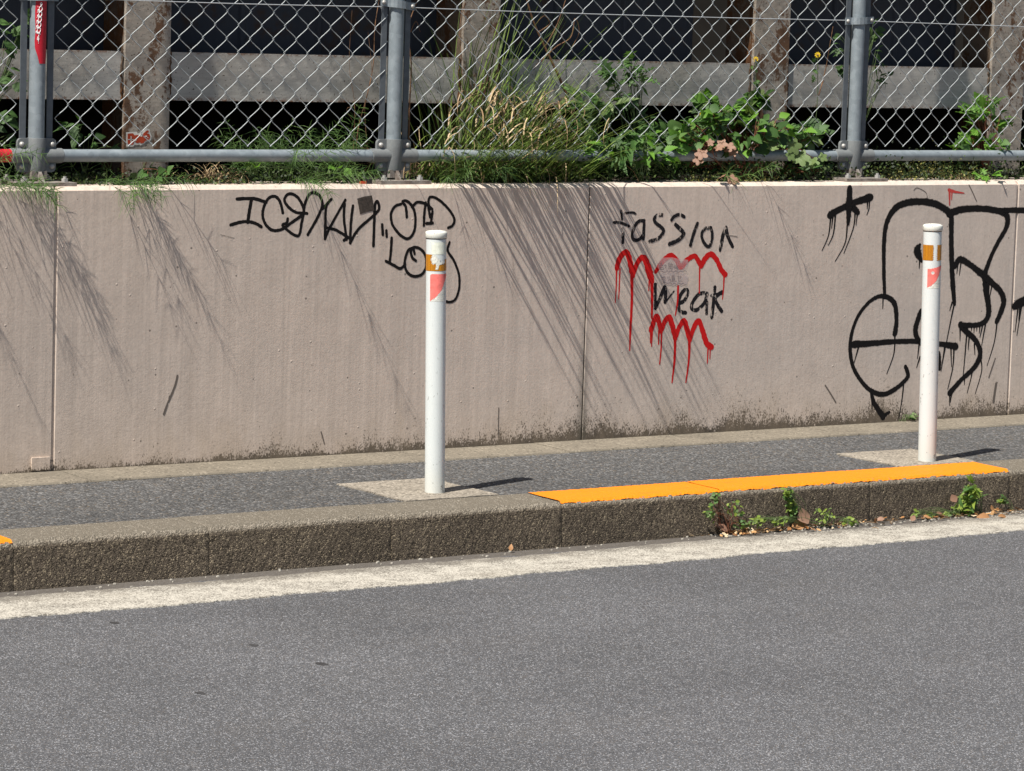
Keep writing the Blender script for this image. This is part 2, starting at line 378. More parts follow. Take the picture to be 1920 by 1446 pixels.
MAT['leafpale'] = leafmat('pale_leaf', (.115, .185, .060), (.20, .26, .105), (.33, .36, .2))
MAT['leafred'] = leafmat('withered_leaf', (.24, .125, .085), (.36, .22, .15), (.42, .3, .2), .2)
MAT['leafdry'] = leafmat('dry_leaf', (.27, .125, .055), (.46, .25, .11), (.5, .3, .15), .1)
MAT['leafbright'] = leafmat('bright_leaf', (.085, .21, .022), (.16, .32, .045), (.3, .42, .12))
MAT['leafyellow'] = leafmat('yellow_green_leaf', (.135, .215, .028), (.27, .345, .065), (.36, .42, .14))
MAT['stem'] = simple('green_stem', (.10, .15, .05), .6, var=.3)
MAT['redstem'] = simple('reddish_stem', (.20, .075, .04), .6, var=.3)
MAT['vine'] = simple('dry_vine', (.20, .105, .055), .8, var=.35, sc=50, bmp=.3)
MAT['flower'] = simple('yellow_petal', (.80, .56, .02), .6, var=.1)
# --- graffiti paints: feathered or dry-brushed where the stroke thins out
def paint(name, c, feather=0.0, dry=0.0, rough=.55):
    t = NT(name); p = t.pos(); a = t.attr('edge'); n1 = t.noise(p, 260, 3, .7); n2 = t.noise(t.scale(p, (1, 1, .35)), 60, 5, .75)
    cc = t.mix(t.noise(p, 50, 3), c, tuple(x*1.25+.004 for x in c))
    al = t.ss(t.math('ADD', a, t.mr(n1, .3, .7, -.25, .25)), .15 if feather else .02, .75 if feather else .12)
    if dry: al = t.math('MULTIPLY', al, t.ss(n2, dry+.06, dry-.02))
    sh = t.pbr(cc, .8, 0, None, .12); tr = t.n('ShaderNodeBsdfTransparent').outputs[0]
    return t.done(t.n('ShaderNodeMixShader', {0: al, 1: tr, 2: sh}).outputs[0])
MAT['ink'] = paint('black_marker', (.008, .007, .007))
MAT['brush'] = paint('dry_brushed_black', (.012, .011, .013), 0, .548)
MAT['redpaint'] = paint('red_paint', (.50, .010, .010))
MAT['spray'] = paint('black_spray', (.008, .007, .007), 1)
MAT['faded'] = paint('faded_mark', (.13, .11, .095), 1, .60)
MAT['faintred'] = paint('faint_red_spray', (.50, .06, .05), 1, .60)
t = NT('torn_poster'); p = t.pos(); f = t.noise(p, 28, 5, .7); al = t.mr(f, .35, .65, .50, .22)
MAT['poster'] = t.done(t.n('ShaderNodeMixShader', {0: al, 1: t.n('ShaderNodeBsdfTransparent').outputs[0], 2: t.pbr((.62, .52, .52), .7)}).outputs[0])
MAT['thinink'] = simple('pen_ink', (.22, .18, .19), .7)
MAT['tape'] = simple('brown_tape', (.060, .047, .038), .8, var=.6, sc=110)
MAT['gouge'] = simple('gouge', (.05, .035, .025), .9, var=.3)
MAT['glassgreen'] = None
t = NT('green_glass'); MAT['glassgreen'] = t.done(t.pbr((.01, .22, .07), .04, 0, None, .5, **{'Transmission Weight': .85, 'IOR': 1.5}))
t = NT('clear_plastic'); MAT['clear'] = t.done(t.pbr((.85, .9, .92), .12, 0, None, .5, **{'Transmission Weight': .7, 'IOR': 1.4}))
MAT['oil'] = simple('oil_stain', (.040, .040, .042), .5, var=.3)
MAT['stk_red'] = simple('red_print', (.42, .055, .018), .5, var=.25, sc=60)
MAT['stk_white'] = simple('white_print', (.72, .70, .64), .5, var=.1)
MAT['blackplastic'] = simple('black_plastic', (.02, .02, .02), .5)
MAT['pebble'] = simple('pale_pebble', (.45, .42, .36), .9, var=.3)

# ================================================================== THE SETTING
Z_ROAD = -.138; KF = -1.13; KB = -.945
mb = MB(); mb.box(-300, 300, -300, 300, -.9, -.40); tag(mb.build('ground', MAT['soil']), kind='structure')
mb = MB(); mb.box(-60, 60, -9.8, -1.0, -.40, Z_ROAD); road = tag(mb.build('road', MAT['road']), kind='structure')
# far footway on the camera side so that the road has another edge
mb = MB(); mb.box(-60, 60, -16, -9.8, -.40, -.02); tag(mb.build('opposite_footway', MAT['footway']), kind='structure')
# white edge line, ragged
mb = MB(); xs = [-14+i*.018 for i in range(int(30/.018))]; b0 = None
for i, x in enumerate(xs):
    j = (R.random()-.5)*.012 + .006*math.sin(x*7.3)+.004*math.sin(x*23)
    k = (R.random()-.5)*.016 + .008*math.sin(x*5.1+1)
    yo = -1.487 + .012*math.sin(x*.9) + j
    a = mb.vert((x, yo, Z_ROAD+.003)); b = mb.vert((x, -1.222+k, Z_ROAD+.003)); c = mb.vert((x, yo-.002, Z_ROAD-.002))
    if i: mb.face(b0[0], a, b, b0[1]); mb.face(b0[2], c, a, b0[0])
    b0 = (a, b, c)
mb.build('edge_line', MAT['line'], road)
# oil spots
for x, y, s in ((475, 1210, .011), (603, 1245, .013), (375, 1300, .010), (215, 1168, .010)):
    c = atz(x, y, Z_ROAD); mb = MB(); ids = [mb.vert((c.x+s*(.7+.6*R.random())*math.cos(a*.5236), c.y+s*1.5*(1+.3*R.random())*math.sin(a*.5236), Z_ROAD+.0007)) for a in range(12)]
    mb.face(*ids); mb.build('oil_spot', MAT['oil'], road)

# footway
mb = MB(); mb.box(-14, 16, KB, -.222, -.4, 0.0); pav = tag(mb.build('pavement', MAT['footway']), kind='structure')
for x0, x1, y0, y1 in ((-.855, -.515, -.944, -.560), (1.115, 1.455, -.944, -.600)):
    mb = MB(); poly = []
    for ax, ay, bx, by in ((x0, y0, x1, y0), (x1, y0, x1, y1), (x1, y1, x0, y1), (x0, y1, x0, y0)):
        for k in range(10):
            q = k/10; poly.append((ax+(bx-ax)*q+(R.random()-.5)*.007, ay+(by-ay)*q+(R.random()-.5)*.007))
    mb.prism(poly, lambda a, b, d: (a, b, d), -.02, .004); mb.build('concrete_pad', MAT['pad'], pav)
# edging slabs along the foot of the wall
me = None
for i in range(-12, 16):
    x0 = -.925+i*.60
    if me is None:
        mb = MB(); mb.prism([(-.218, -.1), (-.218, 0), (-.214, .005), (-.006, .007), (0, .002), (0, -.1)], lambda a, b, d: (d, a, b), 0.0, .597)
        me = mb.mesh('edging_slab', MAT['edging'])
    o = link('edging_slab', me, pav, (x0, -.001, R.uniform(-.001, .001)))
# kerb blocks
kerb = empty('kerb', (0, KF, Z_ROAD), kind='structure')
prof = [(KF-.004, -.22)]+[(KF-.004+.004*k/6, Z_ROAD+(.112*k/6)) for k in range(7)]
prof += [(KF+.024-.024*math.cos(a), -.024+.024*math.sin(a)) for a in (.25, .6, .95, 1.25, 1.57)] + [(KB-.06, .001), (KB-.002, .002), (KB-.002, -.22)]
def kerb_mesh(seed):
    rr = random.Random(seed); mb = MB(); n = 60; L = .6095; m = len(prof)
    for i in range(n+1):
        x = L*i/n; e = .0018*(i in (0, n))
        for j, (y, z) in enumerate(prof):
            k = rr.uniform(-.0008, .0008) if 1 <= j < m-2 else 0
            yy = y+k+e*(j < m-2); zz = z+rr.uniform(-.0012, .0012)*(8 <= j < m-2)-e*(8 < j < m-2)
            mb.vert((x, yy-KF, zz-Z_ROAD))
    for i in range(n):
        for j in range(m-1): mb.face(i*m+j, (i+1)*m+j, (i+1)*m+j+1, i*m+j+1)
    mb.face(*range(m)); mb.face(*[n*m+j for j in range(m)][::-1])
    return mb.mesh('kerb_block', MAT['kerb'], smooth=False)
KM = [kerb_mesh(s) for s in range(4)]
def paint_mesh(seed):
    rr = random.Random(seed); mb = MB(); n = 110; L = .6115; pr = prof[10:15]; m = len(pr)
    for i in range(n+1):
        x = L*i/n-.001
        low = -.004+.0018*math.sin(i*.31+seed)+rr.uniform(-.0016, .0016)
        for j, (y, z) in enumerate(pr):
            yy, zz = y-.0016*(j < 3), z+.0024
            if j == 0: zz += low; yy -= .0014
            yy += rr.uniform(-.0006, .0006); zz += rr.uniform(-.0006, .0006)
            if j == m-1: yy += rr.uniform(-.004, .001)
            mb.vert((x, yy-KF, zz-Z_ROAD))
    for i in range(n):
        for j in range(m-1): mb.face(i*m+j, (i+1)*m+j, (i+1)*m+j+1, i*m+j+1)
    return mb.mesh('yellow_paint', MAT['yellow'], smooth=True)
PM = [paint_mesh(s) for s in range(3)]
for i in range(-9, 13):
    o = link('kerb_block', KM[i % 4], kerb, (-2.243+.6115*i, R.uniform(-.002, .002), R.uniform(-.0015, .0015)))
    if (i % 6) in (3, 4, 5): 
        link('yellow_paint', PM[i % 3], o); o['label'] = 'kerb block with orange-yellow painted top'

# bank behind the wall
mb = MB(); n = 60
for i in range(n+1):
    for j in range(9):
        x = -8+16*i/n; y = .16+.24*j
        mb.vert((x, y, .872+.014*math.sin(x*5+j)+R.uniform(-.008, .012)+.02*min(j, 2)))
for i in range(n):
    for j in range(8): mb.face(i*9+j, (i+1)*9+j, (i+1)*9+j+1, i*9+j+1)
tag(mb.build('soil_bank', MAT['soil']), kind='structure')
mb = MB(); mb.box(-8, 8, .22, 2.6, -.35, .84); tag(mb.build('earth_fill', MAT['soil']), kind='structure')

# ================================================================== RETAINING WALL
wall = empty('retaining_wall', (0, 0, 0), 'low beige painted concrete retaining wall covered in black and red graffiti', 'wall')
H = .888; CH = .012
JX = [-7.547, -5.547, -3.547, -1.547, .481, 2.465, 4.465, 6.465]
for i in range(len(JX)-1):
    g = .0022 if abs(JX[i]-.481) < .01 else .005; g2 = .0022 if abs(JX[i+1]-.481) < .01 else .005
    x0, x1 = JX[i]+g, JX[i+1]-g2
    mb = MB(); e_ = .0018
    sec = [(0, -.3), (0, H-CH), (CH, H), (.22, H), (.22, -.3)]
    # front with small arrises at both ends
    rings = []
    for x, off in ((x0, e_), (x0+e_, 0), (x1-e_, 0), (x1, e_)):
        rings.append([mb.vert((x, y+(off if k < 3 else 0), z)) for k, (y, z) in enumerate(sec)])
    for a, b in zip(rings, rings[1:]):
        for k in range(5): mb.face(a[k], b[k], b[(k+1) % 5], a[(k+1) % 5])
    mb.face(*rings[0]); mb.face(*rings[-1][::-1])
    mb.build('wall_panel', MAT['wall'], wall)
    mb = MB(); mb.box(JX[i]-.012, JX[i]+.012, .0045, .16, -.28, H-.014)
    mb.build('joint_filler', MAT['gouge'] if abs(JX[i]-.481) < .01 else MAT['wall'], wall)

# ---- graffiti strokes
LAY = [0]
def stroke(mb, pts, wd, taper=False, core=.42):
    """pts: wall-plane points (Vector x,0,z); wd: width(s) in metres; drawn as paint film with feathered rim"""
    P = smoothpath(pts, 7) if len(pts) > 2 else smoothpath(pts, 5)
    m = len(P); W = []
    ws = wd if isinstance(wd, (list, tuple)) else [wd]*len(pts)
    for i in range(m):
        q = i/(m-1)*(len(ws)-1); k = min(int(q), len(ws)-2); W.append(ws[k]+(ws[k+1]-ws[k])*(q-k))
    if taper: W = [x*(1-.75*i/(m-1)) for i, x in enumerate(W)]
    T = [(P[min(i+1, m-1)]-P[max(i-1, 0)]).normalized() for i in range(m)]
    pp, ww, tt = [], [], []
    for a in (1.0, .85, .5): pp.append(P[0]-T[0]*W[0]*.5*a); ww.append(W[0]*math.sqrt(max(0, 1-a*a))+1e-5); tt.append(T[0])
    pp += P; ww += W; tt += T
    for a in (.5, .85, 1.0): pp.append(P[-1]+T[-1]*W[-1]*.5*a); ww.append(W[-1]*math.sqrt(max(0, 1-a*a))+1e-5); tt.append(T[-1])
    LAY[0] += 1; base = -(.00022+.000012*(LAY[0] % 40))
    b = len(mb.v); n = len(pp)
    for i in range(n):
        nrm = Vector((-tt[i].z, 0, tt[i].x)); y = base-.00012*i/n
        jl = 1+R.uniform(-.12, .12); jr = 1+R.uniform(-.12, .12)
        for s_, a in ((-.5*jl, 0), (-core, 1), (core, 1), (.5*jr, 0)):
            q = pp[i]+nrm*ww[i]*s_; mb.vert((q.x, y, q.z), a)
    for i in range(n-1):
        for k in range(3): mb.face(b+4*i+k, b+4*i+k+1, b+4*i+4+k+1, b+4*i+4+k)
def zoomer(x0, y0, s): return lambda pts: [at(x0+x/s, y0+y/s, 0) for x, y in pts]

A = zoomer(400, 340, 3.84); PX = 1/560.
mb = MB()
for pts, wd in (
 ([(170, 128), (290, 125), (380, 152)], 5), ([(275, 130), (258, 220), (248, 295)], 5.5), ([(125, 315), (180, 298), (240, 290), (300, 302), (345, 328)], 5),
 ([(500, 228), (490, 180), (470, 130), (435, 108), (395, 125), (365, 180), (355, 240), (370, 300), (410, 345), (455, 355), (505, 340), (560, 300), (648, 238)], 4.8),
 ([(675, 232), (600, 225), (545, 190), (512, 140), (530, 98), (570, 92), (610, 120), (640, 170), (650, 220), (635, 300), (607, 395), (500, 322), (528, 300), (535, 270)], 4.6),
 ([(650, 220), (660, 160), (690, 95), (725, 82), (765, 105), (785, 160), (775, 205), (740, 280), (680, 385)], 4.8),
 ([(848, 130), (820, 165), (808, 210), (806, 320), (803, 415)], 4.6), ([(848, 130), (785, 200)], 4.4), ([(803, 415), (840, 330), (950, 135)], 4.4), ([(945, 160), (940, 260), (958, 420)], 4.6),
 ([(820, 335), (890, 355), (975, 408)], 4.6), ([(940, 425), (965, 405)], 5), ([(1005, 178), (990, 300), (985, 445)], 4.8),
 ([(985, 445), (1040, 350), (1150, 250), (1190, 205), (1190, 165), (1176, 145), (1162, 180), (1158, 300), (1152, 465)], 4.8),
 ([(1215, 312), (1220, 385)], 4.6), ([(1245, 355), (1248, 398)], 4.6),
 ([(1350, 165), (1310, 180), (1280, 230), (1285, 300), (1320, 360), (1370, 405), (1410, 410), (1445, 360), (1455, 280), (1445, 210), (1420, 165), (1385, 140), (1362, 150), (1385, 185), (1392, 258)], 4.6),
 ([(1430, 185), (1470, 150), (1530, 165), (1575, 200)], 4.6), ([(1528, 155), (1518, 240), (1515, 318)], 4.6), ([(1548, 190), (1560, 258)], 4.2), ([(1577, 218), (1566, 300)], 4.4), ([(1535, 304), (1578, 300)], 5),
 ([(1560, 200), (1548, 150), (1560, 115), (1600, 120), (1660, 165), (1715, 230), (1735, 280), (1720, 320), (1690, 335)], 4.4),
 ([(1283, 408), (1278, 500), (1270, 575)], 4.6), ([(1242, 575), (1300, 605), (1345, 628), (1380, 600)], 4.6),
 ([(1450, 475), (1405, 495), (1380, 560), (1380, 620), (1405, 665), (1450, 685), (1500, 670), (1530, 620), (1530, 550), (1500, 495), (1450, 475), (1422, 500), (1432, 550), (1458, 572)], 4.6), ([(1440, 480), (1448, 522)], 4.4),
 ([(1700, 440), (1687, 500), (1730, 570), (1765, 660), (1770, 760), (1745, 845), (1700, 870), (1650, 855)], 4.2)):
    stroke(mb, A(pts), wd*PX*1.25)
o = mb.build('graffiti_tag', MAT['ink'], wall, attr=True); o['label'] = 'thin black marker lettering reading ICSNAH..OTD LOS'
mb = MB(); ids = [mb.vert((q.x, -.0009, q.z)) for q in A([(1035, 125), (1085, 110), (1140, 102), (1150, 160), (1158, 212), (1105, 222), (1055, 238), (1045, 180)])]; mb.face(*ids[::-1])
o = mb.build('tape_patch', MAT['tape'], wall); o['label'] = 'square scrap of weathered dark tape'

B = zoomer(1100, 360, 3.806); PX = 1/530.
mb = MB()
for pts, wd in (
 ([(245, 135), (252, 195)], 5), ([(258, 265), (257, 360)], 6.5), ([(195, 218), (250, 222), (300, 245)], 5.5), ([(270, 152), (330, 147), (350, 160)], 4.5),
 ([(410, 205), (370, 210), (335, 260), (325, 320), (345, 345), (380, 335), (405, 300)], 6.5), ([(410, 205), (404, 335)], 6.5),
 ([(540, 165), (510, 165), (482, 190), (492, 220), (540, 260), (545, 290), (505, 335), (450, 352)], 7), ([(695, 178), (665, 162), (625, 175), (605, 200)], 6.5), ([(635, 235), (680, 280), (690, 305), (650, 345), (590, 372)], 8),
 ([(790, 225), (765, 290), (740, 380)], 7), ([(885, 255), (845, 262), (820, 300), (830, 350), (865, 390), (890, 360), (895, 300), (885, 255)], 6.5), ([(993, 255), (970, 320), (955, 415)], 8), ([(995, 260), (1008, 320), (1040, 390)], 7.5),
 ([(490, 660), (489, 760), (492, 830)], 7), ([(492, 830), (530, 740), (557, 680), (562, 740), (560, 785)], 8), ([(560, 790), (622, 710)], 3.5),
 ([(655, 800), (700, 770), (722, 715), (700, 697), (668, 740), (655, 800), (668, 850), (705, 862)], 7.5), ([(850, 722), (800, 730), (755, 790), (752, 835), (790, 840), (840, 790), (858, 730)], 7.5), ([(860, 722), (855, 870)], 6),
 ([(915, 680), (905, 780), (893, 895)], 7.5), ([(965, 715), (915, 762), (962, 850)], 8), ([(890, 740), (965, 722)], 6)):
    stroke(mb, B(pts), wd*PX*1.02)
o = mb.build('graffiti_word', MAT['brush'], wall, attr=True); o['label'] = 'dry-brushed black words tassion and weak'
mb = MB()
for pts, wd in (
 ([(215, 545), (238, 470), (280, 428), (302, 470), (322, 560), (330, 600)], [8, 9, 8, 9, 10, 7]), ([(330, 595), (365, 500), (405, 468), (432, 520), (455, 600), (470, 640)], [7, 8, 9, 11, 12, 6]),
 ([(492, 570), (540, 500), (595, 455), (640, 485), (672, 535), (720, 482), (770, 458), (800, 500), (817, 528)], [6, 8, 8, 8, 9, 8, 7, 8, 8]), ([(817, 528), (850, 470), (890, 445), (930, 490), (960, 555), (988, 588)], [8, 9, 8, 8, 8, 9]),
 ([(212, 560), (210, 680), (203, 790)], [3, 2, 1.5]), ([(237, 550), (232, 680), (228, 765)], [2.5, 2, 1.5]), ([(322, 600), (322, 760), (312, 980), (306, 1130)], [6, 4.5, 4, 2]), ([(464, 620), (466, 800), (464, 900)], [6, 4, 3]), ([(447, 630), (442, 705)], [3, 1.5]),
 ([(652, 672), (648, 780), (632, 880)], [3.5, 3, 2]), ([(806, 540), (804, 640), (803, 720)], [3, 2.2, 2]), ([(980, 598), (976, 690), (968, 765)], [3, 2, 1.5]),
 ([(460, 985), (480, 920), (500, 888), (515, 930), (530, 995)], [9, 8, 8, 8, 7]), ([(530, 995), (560, 920), (588, 896), (610, 950), (632, 1045)], [7, 8, 9, 9, 8]), ([(632, 1045), (660, 965), (695, 922), (715, 980), (735, 1055)], [7, 8, 9, 9, 8]), ([(735, 1055), (770, 955), (800, 922), (830, 1000), (855, 1080), (888, 1105)], [7, 8, 8, 9, 9, 10]),
 ([(456, 1000), (454, 1078)], [3, 1.5]), ([(467, 995), (462, 1102)], [3, 1.5]), ([(515, 990), (512, 1086)], [3, 2]), ([(534, 995), (530, 1120), (520, 1228)], [3, 2.5, 2]), ([(630, 1045), (626, 1200), (608, 1360)], [5, 4, 2]), ([(732, 1055), (728, 1200), (707, 1360)], [5, 3.5, 2]), ([(866, 1105), (860, 1222)], [3, 1.5]), ([(882, 1105), (878, 1190)], [2.5, 1.5])):
    stroke(mb, B(pts), [x*PX*1.32 for x in wd])
o = mb.build('graffiti_scrawl', MAT['redpaint'], wall, attr=True); o['label'] = 'two dripping red zigzag lines under the black words'
Cz = zoomer(1210, 470, 16.0)
mb = MB(); ids = [mb.vert((q.x, -.0013, q.z)) for q in Cz([(490, 210), (800, 205), (960, 240), (1280, 280), (1260, 480), (1080, 620), (1280, 760), (1250, 1000), (1000, 1040), (560, 1000), (440, 820), (460, 620), (350, 500), (400, 330)])]; mb.face(*ids[::-1])
poster = mb.build('torn_poster', MAT['poster'], wall); poster['label'] = 'faded translucent sticker with handwritten Japanese lines'
mb = MB()
def pen(pts, wd=.9):
    P = Cz(pts)
    for a, b in zip(P, P[1:]):
        d = (b-a); 
        if d.length < 1e-6: continue
        n_ = Vector((-d.z, 0, d.x)).normalized()*wd*PX*.5; LAY[0] += 1; y = -(.00145+.00001*(LAY[0] % 30)); i0 = len(mb.v)
        for q in (a-n_, a+n_, b+n_, b-n_): mb.vert((q.x, y, q.z))
        mb.face(i0, i0+1, i0+2, i0+3)
for pts in ([(480, 600), (540, 650), (590, 650), (650, 600), (700, 650), (770, 600), (840, 650), (900, 600), (980, 660), (1050, 610), (1100, 640), (1180, 600), (1240, 640)],
 [(500, 990), (580, 935), (660, 990), (740, 960), (800, 1020), (870, 980), (930, 1020), (1010, 970), (1060, 1020), (1120, 980), (1180, 1010), (1230, 1015)],
 [(430, 350), (370, 430)], [(400, 380), (490, 370), (460, 430)], [(420, 440), (520, 440), (520, 510), (420, 510)], [(420, 440), (425, 560), (540, 560), (550, 520)],
 [(600, 410), (555, 470)], [(580, 445), (625, 445), (590, 520)], [(585, 485), (612, 520)],
 [(690, 400), (690, 470), (745, 470), (745, 400), (690, 400)], [(715, 350), (675, 405)], [(715, 470), (675, 560)], [(742, 470), (742, 545), (810, 545)], [(765, 410), (810, 410), (795, 520)], [(785, 370), (770, 510)],
 [(845, 440), (890, 440), (890, 480), (845, 480), (845, 520), (890, 520), (872, 552)], [(915, 430), (945, 468)], [(908, 490), (962, 490), (962, 530), (908, 530), (908, 490)], [(935, 468), (935, 556), (975, 550)],
 [(480, 820), (560, 785), (592, 808), (565, 840)], [(545, 755), (560, 790)], [(512, 785), (582, 900)], [(660, 780), (664, 835), (682, 812)], [(710, 770), (716, 845), (690, 905)],
 [(775, 755), (875, 755)], [(825, 735), (825, 785)], [(790, 790), (860, 790), (860, 890), (790, 890), (790, 790)], [(790, 822), (860, 822)], [(790, 856), (860, 856)], [(750, 850), (750, 917), (930, 917)],
 [(940, 775), (1085, 792)], [(992, 765), (986, 915), (1110, 915)], [(1050, 765), (1045, 832), (1025, 812)]): pen(pts)
mb.build('handwriting', MAT['thinink'], poster)

D = zoomer(1520, 330, 2.95); PX = 1/500.
mb = MB()
for pts, wd in (
 ([(215, 72), (211, 160), (207, 262)], [10, 13, 6]), ([(112, 215), (150, 190), (250, 145), (325, 120)], [13, 10, 10, 13]), ([(215, 150), (235, 175), (257, 198)], [11, 11, 10]),
 ([(410, 670), (405, 560), (405, 380), (415, 280), (440, 215), (480, 170), (540, 147), (610, 142), (680, 152), (740, 182), (772, 208)], [6, 7, 8, 9, 10, 11, 11, 11, 11, 11, 12]),
 ([(770, 208), (830, 187), (920, 180), (1000, 187), (1060, 202), (1088, 230), (1080, 290), (1040, 360), (1000, 440), (970, 520), (965, 545)], [13, 11, 10, 10, 10, 11, 9, 8, 8, 9, 11]),
 ([(1040, 190), (1120, 190), (1300, 190)], [8, 9, 9]), ([(778, 205), (778, 330), (780, 480), (786, 600), (795, 705)], [10, 10, 10, 10, 7]),
 ([(800, 495), (822, 462), (852, 472), (900, 505), (950, 545), (1000, 590), (1045, 632), (1068, 690), (1053, 750), (1030, 802)], [10, 11, 10, 10, 12, 11, 10, 11, 10, 9]),
 ([(962, 545), (970, 640), (985, 740), (968, 800), (920, 824), (850, 826)], [11, 12, 11, 10, 8, 9]), ([(832, 828), (862, 862), (908, 905), (935, 960), (932, 1012), (895, 1070), (840, 1120), (795, 1170), (772, 1197)], [12, 10, 9, 10, 10, 9, 8, 9, 11]),
 ([(466, 868), (474, 800), (468, 720), (440, 680), (390, 664), (330, 692), (270, 762), (235, 840), (218, 930), (225, 1020), (250, 1090), (300, 1160), (350, 1197), (400, 1208), (450, 1190), (505, 1148), (538, 1105), (525, 1058)], [10, 8, 9, 9, 7, 6, 6, 6, 7, 7, 7, 7, 8, 8, 8, 7, 8, 7]),
 ([(242, 932), (350, 925), (470, 916), (600, 916), (720, 930), (798, 942)], [12, 9, 8, 8, 8, 12]), ([(608, 750), (585, 820), (580, 870), (605, 920), (660, 950), (705, 985), (712, 1065)], [8, 10, 10, 8, 8, 9, 6]),
 ([(603, 382), (590, 415), (612, 470)], [5, 17, 5]), ([(336, 1200), (350, 1255), (398, 1328)], [6, 8, 11]), ([(400, 1330), (432, 1308)], [6, 5]), ([(1132, 718), (1165, 698), (1260, 660)], [13, 15, 15])):
    stroke(mb, D(pts), [x*PX*1.5 for x in wd], core=.27)
o = mb.build('graffiti_piece', MAT['spray'], wall, attr=True); o['label'] = 'large looping black spray-painted letters beside the right bollard'
mb = MB()
for pts in ([(110, 228), (98, 330), (62, 413)], [(122, 228), (115, 290)], [(136, 222), (125, 320), (97, 383)], [(203, 255), (190, 370), (135, 472)], [(245, 205), (235, 290), (183, 428)], [(259, 200), (250, 272)], [(325, 130), (322, 180), (310, 215)], [(314, 140), (312, 182)],
 [(400, 670), (398, 735)], [(465, 875), (460, 980), (420, 1095)], [(266, 940), (240, 1032)], [(515, 1135), (505, 1230), (487, 1340)], [(600, 925), (590, 1010)], [(605, 1000), (585, 1060)], [(775, 945), (778, 1055)], [(792, 950), (785, 1060), (757, 1180)], [(742, 940), (720, 1080)], [(795, 700), (770, 820), (725, 1050)], [(782, 700), (768, 745)],
 [(826, 840), (825, 912)], [(862, 880), (852, 1000), (840, 1130)], [(876, 890), (870, 960)], [(966, 820), (945, 935)], [(950, 825), (935, 892)], [(890, 828), (889, 856)], [(904, 828), (903, 868)], [(920, 828), (918, 860)], [(936, 828), (932, 870)],
 [(940, 1005), (945, 1080), (910, 1205)], [(896, 1068), (885, 1125), (865, 1200)], [(852, 1105), (850, 1155)], [(1032, 800), (1015, 920), (975, 1050)], [(986, 590), (985, 680)], [(1002, 605), (990, 670)], [(815, 470), (808, 540)], [(832, 470), (822, 550)], [(768, 1195), (768, 1270)], [(780, 1195), (772, 1252)], [(603, 465), (600, 512)], [(905, 930), (908, 990)],
 [(1148, 720), (1130, 862)], [(1165, 725), (1140, 882)], [(1156, 725), (1150, 800)], [(338, 1215), (338, 1300)]):
    stroke(mb, D(pts), [4*PX] + [2.6*PX]*(len(pts)-2) + [1.6*PX])
o = mb.build('paint_drips', MAT['ink'], wall, attr=True); o['label'] = 'thin black drips running from the spray letters'
mb = MB()
for pts, wd in (([(765, 78), (800, 88), (848, 95)], [7, 5, 2]), ([(768, 78), (768, 160)], [6, 3]), ([(781, 88), (779, 132)], [4, 2])): stroke(mb, D(pts), [x*PX for x in wd])
o = mb.build('red_mark', MAT['faintred'], wall, attr=True); o['label'] = 'small faint red spray mark near the wall top'
mb = MB()
for pts, wd in (([(570, 80), (590, 66), (635, 90), (645, 120)], 1.4), ([(875, 50), (895, 90), (917, 140)], 2.4), ([(80, 1158), (110, 1205), (138, 1252)], 3), ([(1020, 1010), (985, 1115)], 3), ([(1025, 1150), (1010, 1250)], 6)): stroke(mb, D(pts), wd*PX)
Ez = zoomer(0, 320, 3.143)
for pts, wd in (([(1045, 1210), (1030, 1270), (985, 1380), (965, 1435)], 4), ([(1000, 1330), (985, 1385)], 3), ([(1300, 378), (1380, 398)], .8)): stroke(mb, Ez(pts), wd*PX)
Fz = zoomer(0, 0, 1)
for pts, wd in (([(935, 765), (934, 815)], 2.0), ([(602, 810), (608, 832)], 2.4), ([(1360, 440), (1382, 444)], 1.2)): stroke(mb, Fz(pts), wd*PX)
mb.build('scuff_marks', MAT['faded'], wall, attr=True)
# patched spot at the foot of the left joint
mb = MB(); q0 = at(58, 880); mb.box(q0.x, q0.x+.062, -.006, .002, .012, .052); o = mb.build('mortar_patch', MAT['wall'], wall)

